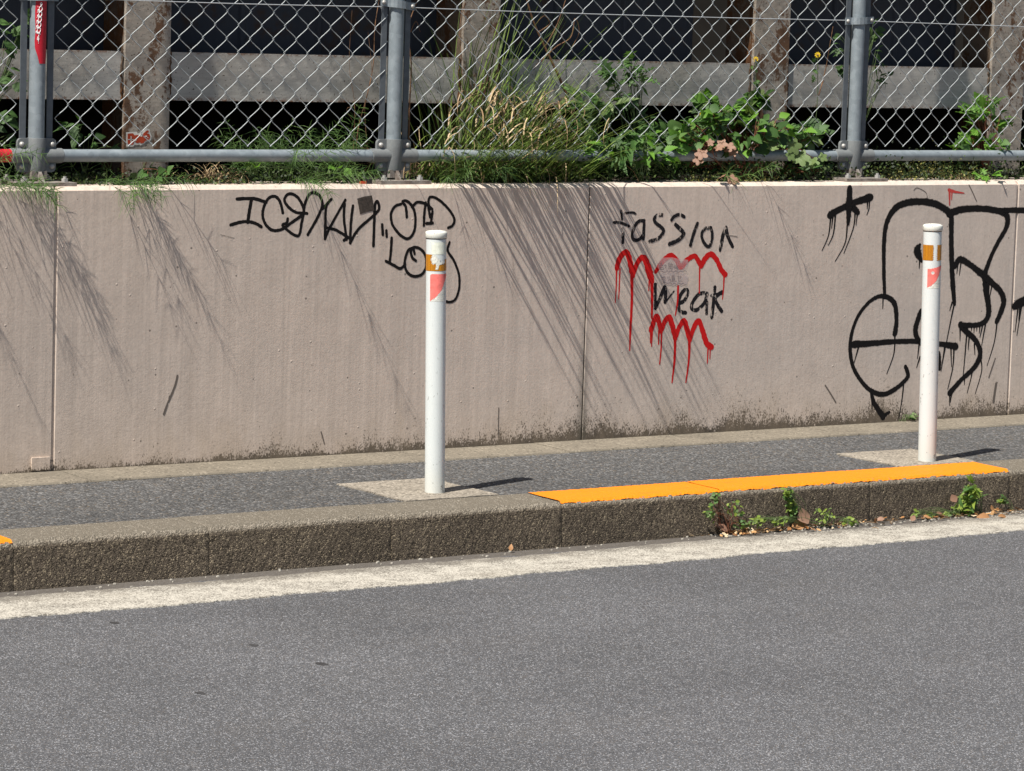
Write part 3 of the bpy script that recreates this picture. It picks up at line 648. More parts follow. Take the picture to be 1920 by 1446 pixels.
# ================================================================== CHAIN-LINK FENCE
YF = .11; ZR = .978
fence = empty('chain_link_fence', (0, YF, H), 'galvanised chain-link fence bolted along the top of the retaining wall', 'fence')
PXS = [-3.57, -1.565, -.252, 1.742, 3.74]
ZTOP = 3.35
def flat_hex(mb, x, y, z, r, h_, axis='z', n=6):
    pts = [(r*math.cos(a*2*math.pi/n), r*math.sin(a*2*math.pi/n)) for a in range(n)]
    if axis == 'z': mb.prism(pts, lambda a, b, d: (x+a, y+b, z+d), 0, h_)
    else: mb.prism(pts, lambda a, b, d: (x+a, y+d, z+b), 0, -h_)
for pi, px in enumerate(PXS):
    mb = MB(); mb.tube([(px, YF, .94), (px, YF, ZTOP)], .0255, 20)
    post = mb.build('post', MAT['galv'], fence, auto=40)
    # cast cross fitting: sleeve, two rail sleeves, bolted flange
    mb = MB()
    mb.lathe([(.0292, .928), (.0300, .930), (.0300, 1.030), (.0290, 1.033)], px, YF, 20)
    for s in (-1, 1): mb.tube([(px+s*.018, YF, ZR), (px+s*.075, YF, ZR), (px+s*.0875, YF, ZR), (px+s*.089, YF, ZR)], [.0235, .0235, .0232, .021], 18)
    cs = []
    for sx, sz in ((1, 1), (-1, 1), (-1, -1), (1, -1)):
        for a in range(4):
            th = {(1, 1): 0, (-1, 1): 90, (-1, -1): 180, (1, -1): 270}[(sx, sz)]+30*a
            cs.append((sx*.053+.013*math.cos(math.radians(th)), (1.019 if sz > 0 else .940)+.013*math.sin(math.radians(th))))
    mb.prism(cs, lambda a, b, d: (px+a, YF+d, b), -.006, .006)
    fit = mb.build('cross_fitting', MAT['cast'], post, auto=35)
    for sx in (-1, 1):
        for z in (1.013, .945):
            mb = MB(); x = px+sx*.052
            mb.lathe([(.0085, 0), (.0082, .004), (.0055, .0075), (.002, .0085)], 0, 0, 12)
            mb.v = [(x+a, YF-.006-c, z+b) for a, b, c in mb.v]
            mb.build('bolt', MAT['bolt'], post, auto=50)
    # foot: tapered web, gussets, base plate, nuts
    mb = MB()
    mb.prism([(-.026, .932), (.026, .932), (.026, .906), (-.026, .906)], lambda a, b, d: (px+a, YF+d, b), -.026, .026)
    mb.prism([(-.030, .930), (.030, .930), (.056, .8995), (-.056, .8995)], lambda a, b, d: (px+a, YF+d, b), -.005, .005)
    mb.prism([(-.030, .930), (.030, .930), (.058, .8995), (-.058, .8995)], lambda a, b, d: (px+d, YF+a, b), -.005, .005)
    mb.build('foot', MAT['plate'], post)
    mb = MB(); mb.box(px-.098, px+.098, YF-.088, YF+.085, .889, .8995); mb.build('base_plate', MAT['plate'], post)
    for sx in (-1, 1):
        for sy in (-1, 1):
            mb = MB(); flat_hex(mb, px+sx*.070, YF+sy*.060, .8995, .011, .011); flat_hex(mb, px+sx*.070, YF+sy*.060, .910, .0055, .007, 'z', 10); mb.build('anchor_nut', MAT['bolt'], post)
    # strap round the post, bolted to the two stretcher bars
    for zb in (1.467, 2.4):
        ZB = zb+(.009 if pi == 2 else .0); mb = MB()
        path = [(-.066, -.008), (-.040, -.008), (-.032, -.012), (-.0265, -.022), (-.016, -.0285), (0, -.0305), (.016, -.0285), (.0265, -.022), (.032, -.012), (.040, -.008), (.066, -.008)]
        n = len(path); rows = []
        tilt = {2: -.10, 3: .05}.get(pi, 0)
        for k, (a, b) in enumerate(path):
            for off in (0, .004):
                for dz in (-.0125, .0125): mb.vert((px+a, YF+b+off, ZB+dz+tilt*a))
        for k in range(n-1):
            q = 4*k; p_ = 4*(k+1)
            mb.face(q, p_, p_+1, q+1); mb.face(q+2, q+3, p_+3, p_+2); mb.face(q+1, p_+1, p_+3, q+3); mb.face(q, q+2, p_+2, p_)
        mb.face(0, 1, 3, 2); e_ = 4*(n-1); mb.face(e_, e_+2, e_+3, e_+1)
        strap = mb.build('strap', MAT['galv'], post)
        for sx in (-1, 1):
            mb = MB(); mb.lathe([(.0072, 0), (.0068, .004), (.004, .0065), (.001, .007)], 0, 0, 12)
            mb.v = [(px+sx*.056+a, YF-.008-c, ZB+tilt*sx*.056+b) for a, b, c in mb.v]; mb.build('bolt', MAT['bolt'], post, auto=50)
    for sx in (-1, 1):
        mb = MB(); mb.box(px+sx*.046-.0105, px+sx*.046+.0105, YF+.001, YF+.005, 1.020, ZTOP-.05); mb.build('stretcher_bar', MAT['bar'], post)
    if pi == 1:                       # red sprayed upper part of the post with a white scribble
        mb = MB(); n = 26
        for k in range(n+1):
            z = 1.262+(k/n)*.60
            l = -2.36+.05*math.sin(z*70)+(.55*max(0, 1-(z-1.262)/.05)); rr_ = -.30-(.45*max(0, 1-(z-1.262)/.03))
            for j in range(9):
                th = l+(rr_-l)*j/8; mb.vert((px+.0262*math.cos(th), YF+.0262*math.sin(th), z))
        for k in range(n):
            for j in range(8): mb.face(k*9+j, k*9+j+1, (k+1)*9+j+1, (k+1)*9+j)
        o = mb.build('red_paint', MAT['redpost'], post, smooth=True); o['label'] = 'red spray paint wrapped round the post'
        mb = MB()
        def onpost(u, z): th = -1.95+u/.0268; return Vector((px+.0268*math.cos(th), YF+.0268*math.sin(th), z))
        scr = [[(.004, 1.445), (.007, 1.449), (.010, 1.445), (.007, 1.440), (.004, 1.445)]]
        for i in range(5):
            z0 = 1.432-i*.0165; dx = -.0012*i
            scr += [[(dx+.001, z0), (dx+.006, z0+.006), (dx+.011, z0-.001), (dx+.006, z0-.010), (dx+.001, z0-.004)], [(dx-.004, z0-.005), (dx+.004, z0-.010), (dx+.010, z0-.014)], [(dx-.004, z0+.004), (dx-.0025, z0+.003)], [(dx+.002, z0-.002), (dx-.003, z0-.009), (dx+.006, z0-.012)]]
        scr += [[(-.002, 1.345), (-.003, 1.335), (.003, 1.338)], [(.001, 1.351), (.000, 1.330)], [(-.0005, 1.325), (.001, 1.3245)]]
        for s in scr:
            P = smoothpath([onpost(*q) for q in s], 4); mb.tube(P, .0011, 4)
        o = mb.build('white_scribble', MAT['white_ink'], post); o['label'] = 'white pen scribble on the red paint'
# rails
ends = [-6.0]+PXS+[6.2]
for a, b in zip(ends, ends[1:]):
    if b-a < .2: continue
    x0 = a+.086 if a in PXS else a; x1 = b-.086 if b in PXS else b
    mb = MB(); mb.tube([(x0, YF, ZR), (x1, YF, ZR)], .0198, 18); rl = mb.build('bottom_rail', MAT['galv'], fence, auto=40)
    if b == -1.565:
        mb = MB(); n = 10
        for k in range(n+1):
            x = x1-.002-.16*k/n
            for j in range(9):
                th = -2.9+2.9*j/8; mb.vert((x, YF+.0203*math.sin(th)*1.0, ZR+.0203*math.cos(th+1.57-.2)*1.0) if False else (x, YF-.0203*math.sin(math.pi*j/8), ZR+.0203*math.cos(math.pi*j/8)))
        for k in range(n):
            for j in range(8): mb.face(k*9+j, k*9+j+1, (k+1)*9+j+1, (k+1)*9+j)
        o = mb.build('red_paint', MAT['redpost'], rl, smooth=True); o['label'] = 'red spray paint on the end of the rail'
    mb = MB(); mb.tube([(x0, YF, ZTOP-.03), (x1, YF, ZTOP-.03)], .0198, 12); mb.build('top_rail', MAT['galv'], fence, auto=40)
# tension wires
for zz in (1.467, 2.4):
    for a, b in zip(ends, ends[1:]):
        if b-a < .2: continue
        P = [(a+(b-a)*k/12+(.06 if k == 0 else -.06 if k == 12 else 0), YF-.001, zz-.004*math.sin(math.pi*k/12)) for k in range(13)]
        mb = MB(); mb.tube(P, .0017, 6); mb.build('tension_wire', MAT['twire'], fence)
# chain-link fabric: interlocked flattened spirals, one cloth per bay
PT = .0865
def fabric(x0, x1, ph_x, ph_z):
    mb = MB(); r_ = .00145; A_ = .0030
    k0 = math.ceil((x0-ph_x)/(PT/2)); k1 = math.floor((x1-ph_x)/(PT/2))
    for k in range(k0, k1):
        xc = ph_x+(k+.5)*PT/2
        # wire k: rightmost at z = ph_z + m*PT (k even) or shifted by half a pitch (k odd)
        off = ph_z if k % 2 else ph_z+PT/2
        m0 = math.floor((1.012-off)/PT); pts = []
        i = 0
        while True:
            u = i/8.0; z = off+PT*(m0+u)
            if z > ZTOP-.05: break
            fr = u % 1.0                        # 0: right turn, .5: left turn
            # 0 -> .5 goes right-to-left (back leg), .5 -> 1 goes left-to-right (front leg)
            tri = 1-4*fr if fr < .5 else -3+4*fr
            s = .80*tri+.20*math.sin(math.pi/2*tri)
            x = xc+(PT/4+.0030)*s
            y = YF+.003+(A_*math.sin(2*math.pi*fr))
            if z >= 1.000: pts.append((x+R.uniform(-.0006, .0006), y, z))
            i += 1
        if len(pts) > 2: mb.tube(pts, r_, 5, caps=False)
    return mb
o = fabric(-3.3, -1.600, -1.463, 1.310).build('wire_mesh', MAT['wire'], fence, smooth=True)
fabric(-1.530, -.285, -1.455, 1.310).build('wire_mesh', MAT['wire'], fence, smooth=True)
fabric(-.217, 1.708, 1.417, 1.343).build('wire_mesh', MAT['wire'], fence, smooth=True)
fabric(1.776, 3.705, 1.943, 1.400).build('wire_mesh', MAT['wire'], fence, smooth=True)
fabric(3.79, 4.9, 1.943, 1.400).build('wire_mesh', MAT['wire'], fence, smooth=True)

# ================================================================== STEEL FRAME BEHIND
YB = .34
frame = empty('steel_hoarding', (0, YB, .88), 'rust-stained white steel frame with dark blue-grey sheeting behind the fence', 'hoarding')
FX = [(-5.04, -4.88), (-3.74, -3.58), (-2.45, -2.29)]+[(at(a_, 110, YB).x, at(b_, 110, YB).x) for a_, b_ in ((232, 316), (865, 932), (1410, 1475), (1857, 1917))]+[(3.96, 4.12), (5.26, 5.42)]
for x0, x1 in FX:
    # H-section: front flange, web, rear flange
    mb = MB(); mb.box(x0, x1, YB-.012, YB+.003, .80, 4.2); st = mb.build('stanchion', MAT['stanchion'], frame)
    mb = MB(); xm = (x0+x1)/2; mb.box(xm-.055, xm+.055, YB+.003, YB+.19, .80, 4.19); mb.build('web', MAT['web'], st)
for (a0, a1), (b0, b1) in zip(FX, FX[1:]):
    mb = MB(); mb.box(a1+.002, b0-.002, YB, YB+.010, 1.144, 1.300); bm_ = mb.build('beam', MAT['beam'], frame)
    mb = MB(); mb.box(a1+.010, b0-.010, YB+.010, YB+.15, 1.285, 1.298); mb.box(a1+.010, b0-.010, YB+.010, YB+.15, 1.146, 1.160); mb.build('flange', MAT['beam'], bm_)
    mb = MB(); mb.box(a1+.002, b0-.002, YB, YB+.16, 1.655, 1.92); mb.build('upper_shade_beam', MAT['beam'], frame)  # unseen beam, added to throw shade on the recessed sheets and webs
    mb = MB(); mb.box(a1+.002, b0-.002, YB+.010, YB+.03, 1.92, 4.2); mb.build('upper_shade_sheet', MAT['sheet'], frame)  # unseen sheet above it, added to block the sun as well
    # ribbed sheet set back behind the beam
    mb = MB(); x = a1-.03; prev = None; k = 0
    while x < b0+.03:
        for dx, dy in ((0, 0), (.10, 0), (.108, -.008), (.122, -.008), (.13, 0)):
            xx = min(x+dx, b0+.03); u0 = mb.vert((xx, YB+.195+dy, 1.15)); u1 = mb.vert((xx, YB+.195+dy, 1.90))
            if prev: mb.face(prev[0], u0, u1, prev[1])
            prev = (u0, u1)
        x += .30
    mb.build('sheet_panel', MAT['sheet'], frame)
    for s, xe in ((1, a1), (-1, b0)):
        mb = MB()
        P = [(xe+s*(.004+R.uniform(0, .006)), YB-.001, 1.146+.154*i/14) for i in range(15)]
        mb.tube(P, [R.uniform(.002, .005) for _ in P], 5)
        mb.build('weld_bead', MAT['web'], bm_)
mb = MB(); mb.box(-6, 6.5, 1.5, 1.55, .8, 4.2); mb.box(-6, 6.5, YB+.20, 1.5, 1.152, 1.2); mb.build('void_backing', MAT['dark'], frame)  # backing and soffit added to keep the gap under the beam dark
# sticker on the left stanchion
G = lambda x, y: at(225+x/19.2, 235+y/19.2, YB-.0135)
def poly(pts, dy, mat, name, parent):
    mb = MB(); P = [G(*q) for q in pts]; ids = [mb.vert((q.x, q.y-dy, q.z)) for q in P]; mb.face(*ids[::-1]); return mb.build(name, mat, parent)
st = [o for o in frame.children if o.name.startswith('stanchion')][3]
stk = poly([(225, 250), (600, 230), (640, 300), (780, 230), (830, 130), (960, 110), (1060, 140), (1085, 250), (1140, 400), (1110, 540), (930, 600), (880, 660), (730, 730), (700, 690), (600, 715), (530, 700), (480, 765), (230, 770)], .0, MAT['stk_white'], 'sticker', st)
stk['label'] = 'small red and white lettered sticker'
poly([(270, 300), (470, 290), (520, 360), (640, 350), (780, 420), (840, 290), (960, 190), (1020, 180), (1040, 250), (960, 290), (1060, 320), (1090, 420), (1050, 510), (900, 570), (850, 640), (750, 660), (720, 620), (620, 650), (560, 620), (520, 560), (470, 700), (270, 710)], .0006, MAT['stk_red'], 'sticker', st)
for q in ([(375, 390), (410, 390), (410, 640), (375, 640)], [(285, 500), (500, 500), (500, 525), (285, 525)], [(880, 380), (960, 370), (970, 420), (890, 430)], [(980, 420), (1020, 440), (1010, 470), (980, 450)], [(530, 540), (580, 500), (600, 530), (545, 580)]):
    poly(q, .0011, MAT['stk_white'], 'sticker', st)

# ================================================================== BOLLARDS
def bollard(x, y, label, band_cut, kind):
    o = empty('bollard', (x, y, .004), label, 'bollard', 'white bollards along the kerb')
    rot = -.027
    o.rotation_euler = (0, rot, 0)
    r_ = .0305
    def part(name, mb, mat, smooth=True, auto=40, parent=None):
        q = link(name, mb.mesh(name, mat, smooth=True), parent or o)
        me = q.data
        import bmesh
        bm = bmesh.new(); bm.from_mesh(me)
        for e in bm.edges:
            if len(e.link_faces) == 2 and e.calc_face_angle(0) > math.radians(40): e.smooth = False
        bm.to_mesh(me); bm.free(); return q
    mb = MB(); mb.lathe([(r_, -.02), (r_, .780)], 0, 0, 40); part('pole', mb, MAT['bollard'])
    mb = MB(); mb.lathe([(r_+.0012, .777), (r_+.0026, .779), (r_+.0026, .793), (r_+.0012, .7960), (r_-.004, .7985), (r_-.016, .8000), (.003, .8005)], 0, 0, 40); part('cap', mb, MAT['cap'])
    mb = MB(); mb.lathe([(r_+.0003, .7745), (r_+.0009, .7755), (r_+.0009, .7768)], 0, 0, 40); part('cap_seam', mb, MAT['gouge'])
    az0 = math.atan2(CAM.y-y, CAM.x-x)          # side of the pole that faces the road
    def patch(name, mat, dr, inside, u0, u1, z0, z1, nu=60, nz=40, parent=None):
        mb = MB(); idx = {}
        us = [u0+(u1-u0)*i/nu for i in range(nu+1)]; zs = [z0+(z1-z0)*j/nz for j in range(nz+1)]
        def v(i, j):
            if (i, j) not in idx:
                th = az0+us[i]/r_; idx[(i, j)] = mb.vert(((r_+dr)*math.cos(th), (r_+dr)*math.sin(th), zs[j]))
            return idx[(i, j)]
        for i in range(nu):
            for j in range(nz):
                if inside((us[i]+us[i+1])/2, (zs[j]+zs[j+1])/2): mb.face(v(i, j), v(i+1, j), v(i+1, j+1), v(i, j+1))
        return part(name, mb, mat, parent=parent)
    rr = random.Random(kind)
    def rag(u, s=.0012): return s*math.sin(u*900+kind)+s*.7*math.sin(u*2300+kind*2)
    def low(u, tab):                            # lower edge of the torn pink sticker
        for (u0, z0), (u1, z1) in zip(tab, tab[1:]):
            if u <= u1: return z0+(z1-z0)*(u-u0)/(u1-u0)
        return tab[-1][1]
    if kind == 1:
        patch('reflective_band', MAT['amber'], .0005, lambda u, z: not (u > -.014+rag(z) and z > .700+rag(u, .003) and not (u > .030 and z < .714)), -.06, .06, .679, .729)
        patch('peeled_film', MAT['yellowed'], .0004, lambda u, z: u > -.014+rag(z, .0006) and z > .729 and z < .766+rag(u), -.02, .05, .727, .772)
        patch('torn_paper', MAT['peel'], .0009, lambda u, z: ((u+.005)/.010)**2+((z-.714)/.013)**2 < 1+.25*math.sin(u*1500) or (abs(u-.006-.25*(z-.70)) < .004 and .684 < z < .715) or (abs(z-.702-.3*(u-.012)) < .004 and .0 < u < .03), -.022, .035, .680, .730)
        tab = [(-.019, -.083), (0, -.070), (.0175, -.049), (.030, -.024), (.045, -.006)]
        q = patch('pink_sticker', MAT['pink'], .0005, lambda u, z: z < .670-.6*max(0, -.012-u) and z > .670+low(u, tab)+rag(u, .0005), -.0185, .045, .585, .670); q['label'] = 'torn pink sticker'
        patch('sticker_residue', MAT['peel'], .0003, lambda u, z: math.sin(u*2100)*math.sin(z*1700) > -.75, -.0185, .034, .587, .671)
    else:
        patch('reflective_band', MAT['amber'], .0005, lambda u, z: not (.004+rag(z) < u < .018+rag(z, .002)), -.06, .06, .679, .731)
        tab = [(-.014, -.062), (0, -.055), (.0175, -.038), (.030, -.014), (.045, .006)]
        q = patch('pink_sticker', MAT['pink'], .0006, lambda u, z: z < .652+.25*max(0, u) and z > .650+low(u, tab) and not ((u-.004)/.006)**2+((z-.638)/.005)**2 < 1, -.014, .045, .585, .665); q['label'] = 'torn pink sticker'
        patch('sticker_residue', MAT['peel'], .0003, lambda u, z: math.sin(u*1900)*math.sin(z*1500) > -.7, -.014, .034, .586, .654)
    return o
b1 = atz(815, 925, 0); b2 = atz(1738, 866, 0)
bollard(b1.x, b1.y, 'white steel bollard whose amber band is half peeled away, nearest the camera', None, 1)
bollard(b2.x, b2.y, 'white steel bollard beside the end of the long yellow kerb stripe', None, 2)

# ================================================================== PLANTS
def ovate(n=10, teeth=0.0, wmax=.34, pk=.38, fold=.18, droop=.25, lobes=None):
    """unit leaf along +Y, X across, Z up"""
    mb = MB(); L = []; M_ = []; Rr = []
    for i in range(n+1):
        t_ = i/n
        wv = wmax*((t_/pk)**.6 if t_ < pk else ((1-t_)/(1-pk))**.75) if 0 < t_ < 1 else 0.002
        if teeth: wv *= 1+teeth*(1 if i % 2 else -1)
        if lobes: wv *= lobes[i % len(lobes)] if 0 < i < n else 1
        z = -droop*t_*t_
        M_.append(mb.vert((0, t_, z))); L.append(mb.vert((-wv, t_+(.03 if teeth else 0), z+fold*wv))); Rr.append(mb.vert((wv, t_+(.03 if teeth else 0), z+fold*wv)))
    for i in range(n): mb.face(L[i], L[i+1], M_[i+1], M_[i]); mb.face(M_[i], M_[i+1], Rr[i+1], Rr[i])
    return mb
def lobed(k=5, depth=.45, n=48, cup=.12):
    mb = MB(); c = mb.vert((0, .1, 0)); ring = []; rim = []
    for i in range(n):
        a = 2*math.pi*i/n
        q = abs(math.sin(a*k/2+.0 if k % 2 else a*k/2)); rad = .5*(1-depth*(1-abs(math.cos((a-math.pi/2)*k/2))))*(1+.05*(i % 2))
        if abs(((a-1.5*math.pi+math.pi) % (2*math.pi))-math.pi) < .45: rad *= .45
        x, y = rad*math.cos(a), .45+rad*math.sin(a)
        ring.append(mb.vert((x*.55, .1+(y-.1)*.55, cup*.2))); rim.append(mb.vert((x, y, cup*rad-.15*y*y)))
    for i in range(n):
        j = (i+1) % n; mb.face(c, ring[i], ring[j]); mb.face(ring[i], rim[i], rim[j], ring[j])
    return mb
SH = {'ovate': ovate(), 'serrate': ovate(14, .16, .36, .34), 'lance': ovate(12, .0, .17, .4, .3, .35), 'lance_s': ovate(14, .12, .13, .35, .3, .4),
      'cut': ovate(14, 0, .42, .4, .15, .35, [.35, 1.15, 1.0, .4]), 'lobed': lobed(5, .45), 'heart': lobed(3, .22), 'round': ovate(14, 0, .42, .5, .25, .15)}
LM = {}
def lmesh(shape, mat):
    if (shape, mat) not in LM: LM[(shape, mat)] = SH[shape].mesh('leaf', MAT[mat], smooth=True)
    return LM[(shape, mat)]
def put_leaf(parent, me, pos, tip, nrm, size, name='leaf'):
    o = link(name, me, parent)
    y = tip.normalized(); z = (nrm-y*nrm.dot(y))
    if z.length < 1e-4: z = y.orthogonal()
    z.normalize(); x = y.cross(z)
    m = Matrix(((x.x*size, y.x*size, z.x*size, 0), (x.y*size, y.y*size, z.y*size, 0), (x.z*size, y.z*size, z.z*size, 0), (0, 0, 0, 1)))
    m.translation = pos-wloc(parent); o.matrix_local = m; return o
TOCAM = Vector((-.55, -.8, .25)).normalized()
def rv(s=1): return Vector((R.uniform(-1, 1), R.uniform(-1, 1), R.uniform(-1, 1)))*s

def leafy(name, label, base, crown, n, shapes, size, mats, stem='stem', up_=.55, group=None, cat='plant', ns=None, face=.55, sr=1.0):
    """base: root point; crown: list of (centre Vector, radius Vector) ellipsoids holding the leaves"""
    root = empty(name, base, label, cat, group)
    sm = MB(); nst = ns or max(3, n//7); tips = []
    for i in range(n):
        c, r_ = crown[i % len(crown)]
        while True:
            q = rv()
            if q.length < 1: break
        pos = c+Vector((q.x*r_.x, q.y*r_.y, q.z*r_.z)); pos.z = max(pos.z, base.z+.012)
        out = (pos-Vector((base.x, base.y, pos.z-.02))); out.z = 0
        tip = out.normalized()*.7 if out.length > .01 else rv(); tip = tip+Vector((0, 0, R.uniform(-.55, .5)))+rv(.45)
        nrm = Vector((0, 0, up_))+TOCAM*face+rv(.55)
        sh = R.choice(shapes); put_leaf(root, lmesh(sh, R.choice(mats)), pos, tip, nrm, R.uniform(*size)); tips.append(pos)
    R.shuffle(tips)
    stems_to = tips[:nst]
    for tpt in tips:
        if tpt in stems_to:
            b_ = base+Vector((R.uniform(-.015, .015), R.uniform(-.015, .015), 0)); mid = b_.lerp(tpt, .5)+Vector((R.uniform(-.02, .02), R.uniform(-.02, .02), .02))
            sm.tube(smoothpath([b_, mid, tpt], 4), [sr*(.0019-.0010*k/8) for k in range(9)], 5)
        else:
            near = min(stems_to, key=lambda s: (s-tpt).length); anchor = base.lerp(near, R.uniform(.5, .9))
            sm.tube(smoothpath([anchor, anchor.lerp(tpt, .5)+Vector((0, 0, .008)), tpt], 2), .0007*min(1, sr*1.2), 4)
    tag(sm.build('stem', MAT[stem], root, smooth=True), kind='stuff')
    return root
V = Vector
def e(x, y, Y, rx, ry, rz): return (at(x, y, Y), V((rx, ry, rz)))

def blade(mb, base, az, lean, length, width, bend=1.2, seg=7, twist=0, tone=None, curl=0.0):
    """grass blade that leaves `base` leaning `lean` radians from vertical towards azimuth `az` and bends over"""
    h_ = V((math.cos(az), math.sin(az), 0)); p_ = V(base); th = lean; ds = length/seg; pts = [p_.copy()]; 
    for i in range(seg):
        th += (bend+curl*(i/seg))/seg; p_ = p_+(h_*math.sin(th)+V((0, 0, math.cos(th))))*ds; pts.append(p_.copy())
        if curl: az += R.uniform(-.25, .25); h_ = V((math.cos(az), math.sin(az), 0))
    side = V((-math.sin(az+twist), math.cos(az+twist), 0)); side = (side+TOCAM.cross(V((0, 0, 1)))*.7).normalized()
    tone = R.random() if tone is None else tone
    b = len(mb.v)
    for i, q in enumerate(pts):
        wd = width*.5*(1-(i/seg)**1.8)*(1 if i else .7)+.00012
        mb.vert(q-side*wd, tone); mb.vert(q+side*wd, tone)
    for i in range(seg): mb.face(b+2*i, b+2*i+1, b+2*i+3, b+2*i+2)

# ---- big grass tuft in the middle
tuft = empty('grass_tuft', (.25, .24, .89), 'tall arching grass tuft with dry curled blades beside the middle fence post', 'grass')
mb = MB()
for i in range(230):                                   # upright and right-leaning long blades
    bx = R.gauss(.22, .12); rgt = R.random() < .68; az = R.gauss(-.25, .45) if rgt else R.gauss(1.8, 1.1); ln = R.uniform(.25, .60)
    blade(mb, (bx, R.uniform(.14, .30), .885), az, R.uniform(.30, .95) if rgt else R.uniform(.02, .35), ln, R.uniform(.0042, .0085), R.uniform(.05, .6), 8)
for i in range(40):                                    # very long ones
    bx = R.uniform(.05, .30); az = R.gauss(.1, .6)
    blade(mb, (bx, R.uniform(.16, .30), .885), az, R.uniform(.02, .50), R.uniform(.55, .80), R.uniform(.005, .009), R.uniform(.1, .5), 9)
for i in range(120):                                   # low sprawling fringe through the mesh
    bx = R.gauss(.13, .17); az = R.uniform(-2.6, -.3)
    blade(mb, (bx, R.uniform(.12, .28), .885), az, R.uniform(.3, 1.0), R.uniform(.10, .30), R.uniform(.003, .0055), R.uniform(.5, 1.5), 7)
for i in range(260):                                   # dense mound at the foot, arching through the mesh and over the rail
    bx = R.gauss(.22, .15); az = R.gauss(-.9, .9)
    blade(mb, (bx, R.uniform(.07, .24), .885), az, R.uniform(.1, .9), R.uniform(.16, .38), R.uniform(.0040, .0075), R.uniform(.4, 1.6), 8)
tag(mb.build('green_blades', MAT['grass'], tuft, attr=True), kind='stuff')
mb = MB()
for g_ in range(19):                                   # bunches reaching out over the wall face
    gx = -.13+.62*(g_+R.random())/19; ga = R.gauss(-1.42, .10); gl = R.uniform(.45, .85); gn = R.uniform(.32, .55); gb = R.uniform(.35, .80)
    for i in range(R.randint(3, 5)):
        blade(mb, (gx+R.gauss(0, .018), R.uniform(.06, .16), .89), ga+R.gauss(0, .05), gl+R.gauss(0, .09), gn*R.uniform(.7, 1.08), R.uniform(.0055, .0105), gb*R.uniform(.8, 1.2), 9)
tag(mb.build('overhanging_blades', MAT['grass'], tuft, attr=True), kind='stuff')
mb = MB()
for i in range(320):
    bx = R.gauss(.18, .16); az = R.uniform(0, 6.28)
    blade(mb, (bx, R.uniform(.08, .32), .885+R.uniform(0, .05)), az, R.uniform(.1, 1.2), R.uniform(.10, .36), R.uniform(.0028, .0050), R.uniform(.6, 2.6), 11, curl=R.choice([0, 0, 3.5, 5]))
for i in range(80):
    bx = R.gauss(.20, .14); az = R.gauss(-.2, 1.1)
    blade(mb, (bx, R.uniform(.04, .20), 1.05+R.uniform(-.05, .12)), az, R.uniform(0, .6), R.uniform(.15, .30), .0052, R.uniform(1.5, 3.5), 12, curl=R.uniform(1, 4))
tag(mb.build('dry_blades', MAT['drygrass'], tuft, attr=True), kind='stuff')

# ---- horsetails: jointed stems with whorls of needle branches
def horsetail(name, label, base, spec, group='horsetail clumps on the bank', cat='horsetail'):
    root = empty(name, base, label, cat, group); st = MB(); nd = MB()
    for (px, py, az, lean, ln, bend) in spec:
        p_ = V((px, py, .886)); th = lean; h_ = V((math.cos(az), math.sin(az), 0)); n = max(5, int(ln/.019)); ds = ln/n; pts = [p_.copy()]
        for i in range(n):
            th += bend/n; d = h_*math.sin(th)+V((0, 0, math.cos(th))); p_ = p_+d*ds; pts.append(p_.copy())
            if i > 1:
                k = R.randint(3, 6); nl = R.uniform(.03, .075)*(1-.6*i/n)+.012
                u_ = d.orthogonal().normalized(); v_ = d.cross(u_); ph = R.random()*6.28; tone = R.random()
                for q in range(k):
                    a = ph+6.283*q/k+R.uniform(-.2, .2); o_ = u_*math.cos(a)+v_*math.sin(a); dr = (o_*.8+d*R.uniform(.35, .8)).normalized()
                    s = dr.cross(TOCAM).normalized(); e0 = p_; e1 = p_+dr*nl*.55+V((0, 0, -.08*nl)); e2 = p_+dr*nl+V((0, 0, -.28*nl))
                    b = len(nd.v); wd = .00075
                    for q_, w_ in ((e0, wd), (e1, wd*.9), (e2, wd*.3)): nd.vert(q_-s*w_, tone); nd.vert(q_+s*w_, tone)
                    nd.face(b, b+1, b+3, b+2); nd.face(b+2, b+3, b+5, b+4)
        st.tube(pts, [.0013-.0008*i/len(pts) for i in range(len(pts))], 4)
        st.a = [R.random()]*len(st.v)
    tag(st.build('stem', MAT['horsetail'], root, attr=True), kind='stuff'); tag(nd.build('needles', MAT['horsetail'], root, attr=True), kind='stuff')
    return root
sp = [(R.uniform(-.80, -.36), R.uniform(.14, .38), R.uniform(0, 6.28), R.uniform(.0, .7), R.uniform(.10, .26), R.uniform(.2, .9)) for _ in range(46)]
sp += [(R.uniform(-.66, -.40), R.uniform(.07, .14), R.gauss(-1.3, .5), R.uniform(.5, 1.1), R.uniform(.10, .22), R.uniform(.4, 1.0)) for _ in range(8)]
horsetail('horsetail_clump', 'broad feathery green horsetail patch left of the middle fence post', V((-.56, .24, .886)), sp)
sp = [(R.gauss(-1.31, .04), R.uniform(.04, .09), R.gauss(-1.15, .3), R.uniform(.9, 1.35), R.uniform(.11, .20), R.uniform(.7, 1.3)) for _ in range(9)]
sp += [(R.uniform(-1.42, -1.12), R.uniform(.10, .2), R.uniform(0, 6.28), R.uniform(.2, .9), R.uniform(.07, .15), R.uniform(.3, .9)) for _ in range(6)]
horsetail('horsetail_clump', 'horsetail sprays hanging over the wall below the rusty sticker post', V((-1.3, .1, .886)), sp)
sp = [(R.gauss(-1.70, .02), R.uniform(.02, .07), R.gauss(-1.0, .3), R.uniform(1.0, 1.35), R.uniform(.11, .19), R.uniform(.7, 1.2)) for _ in range(6)]
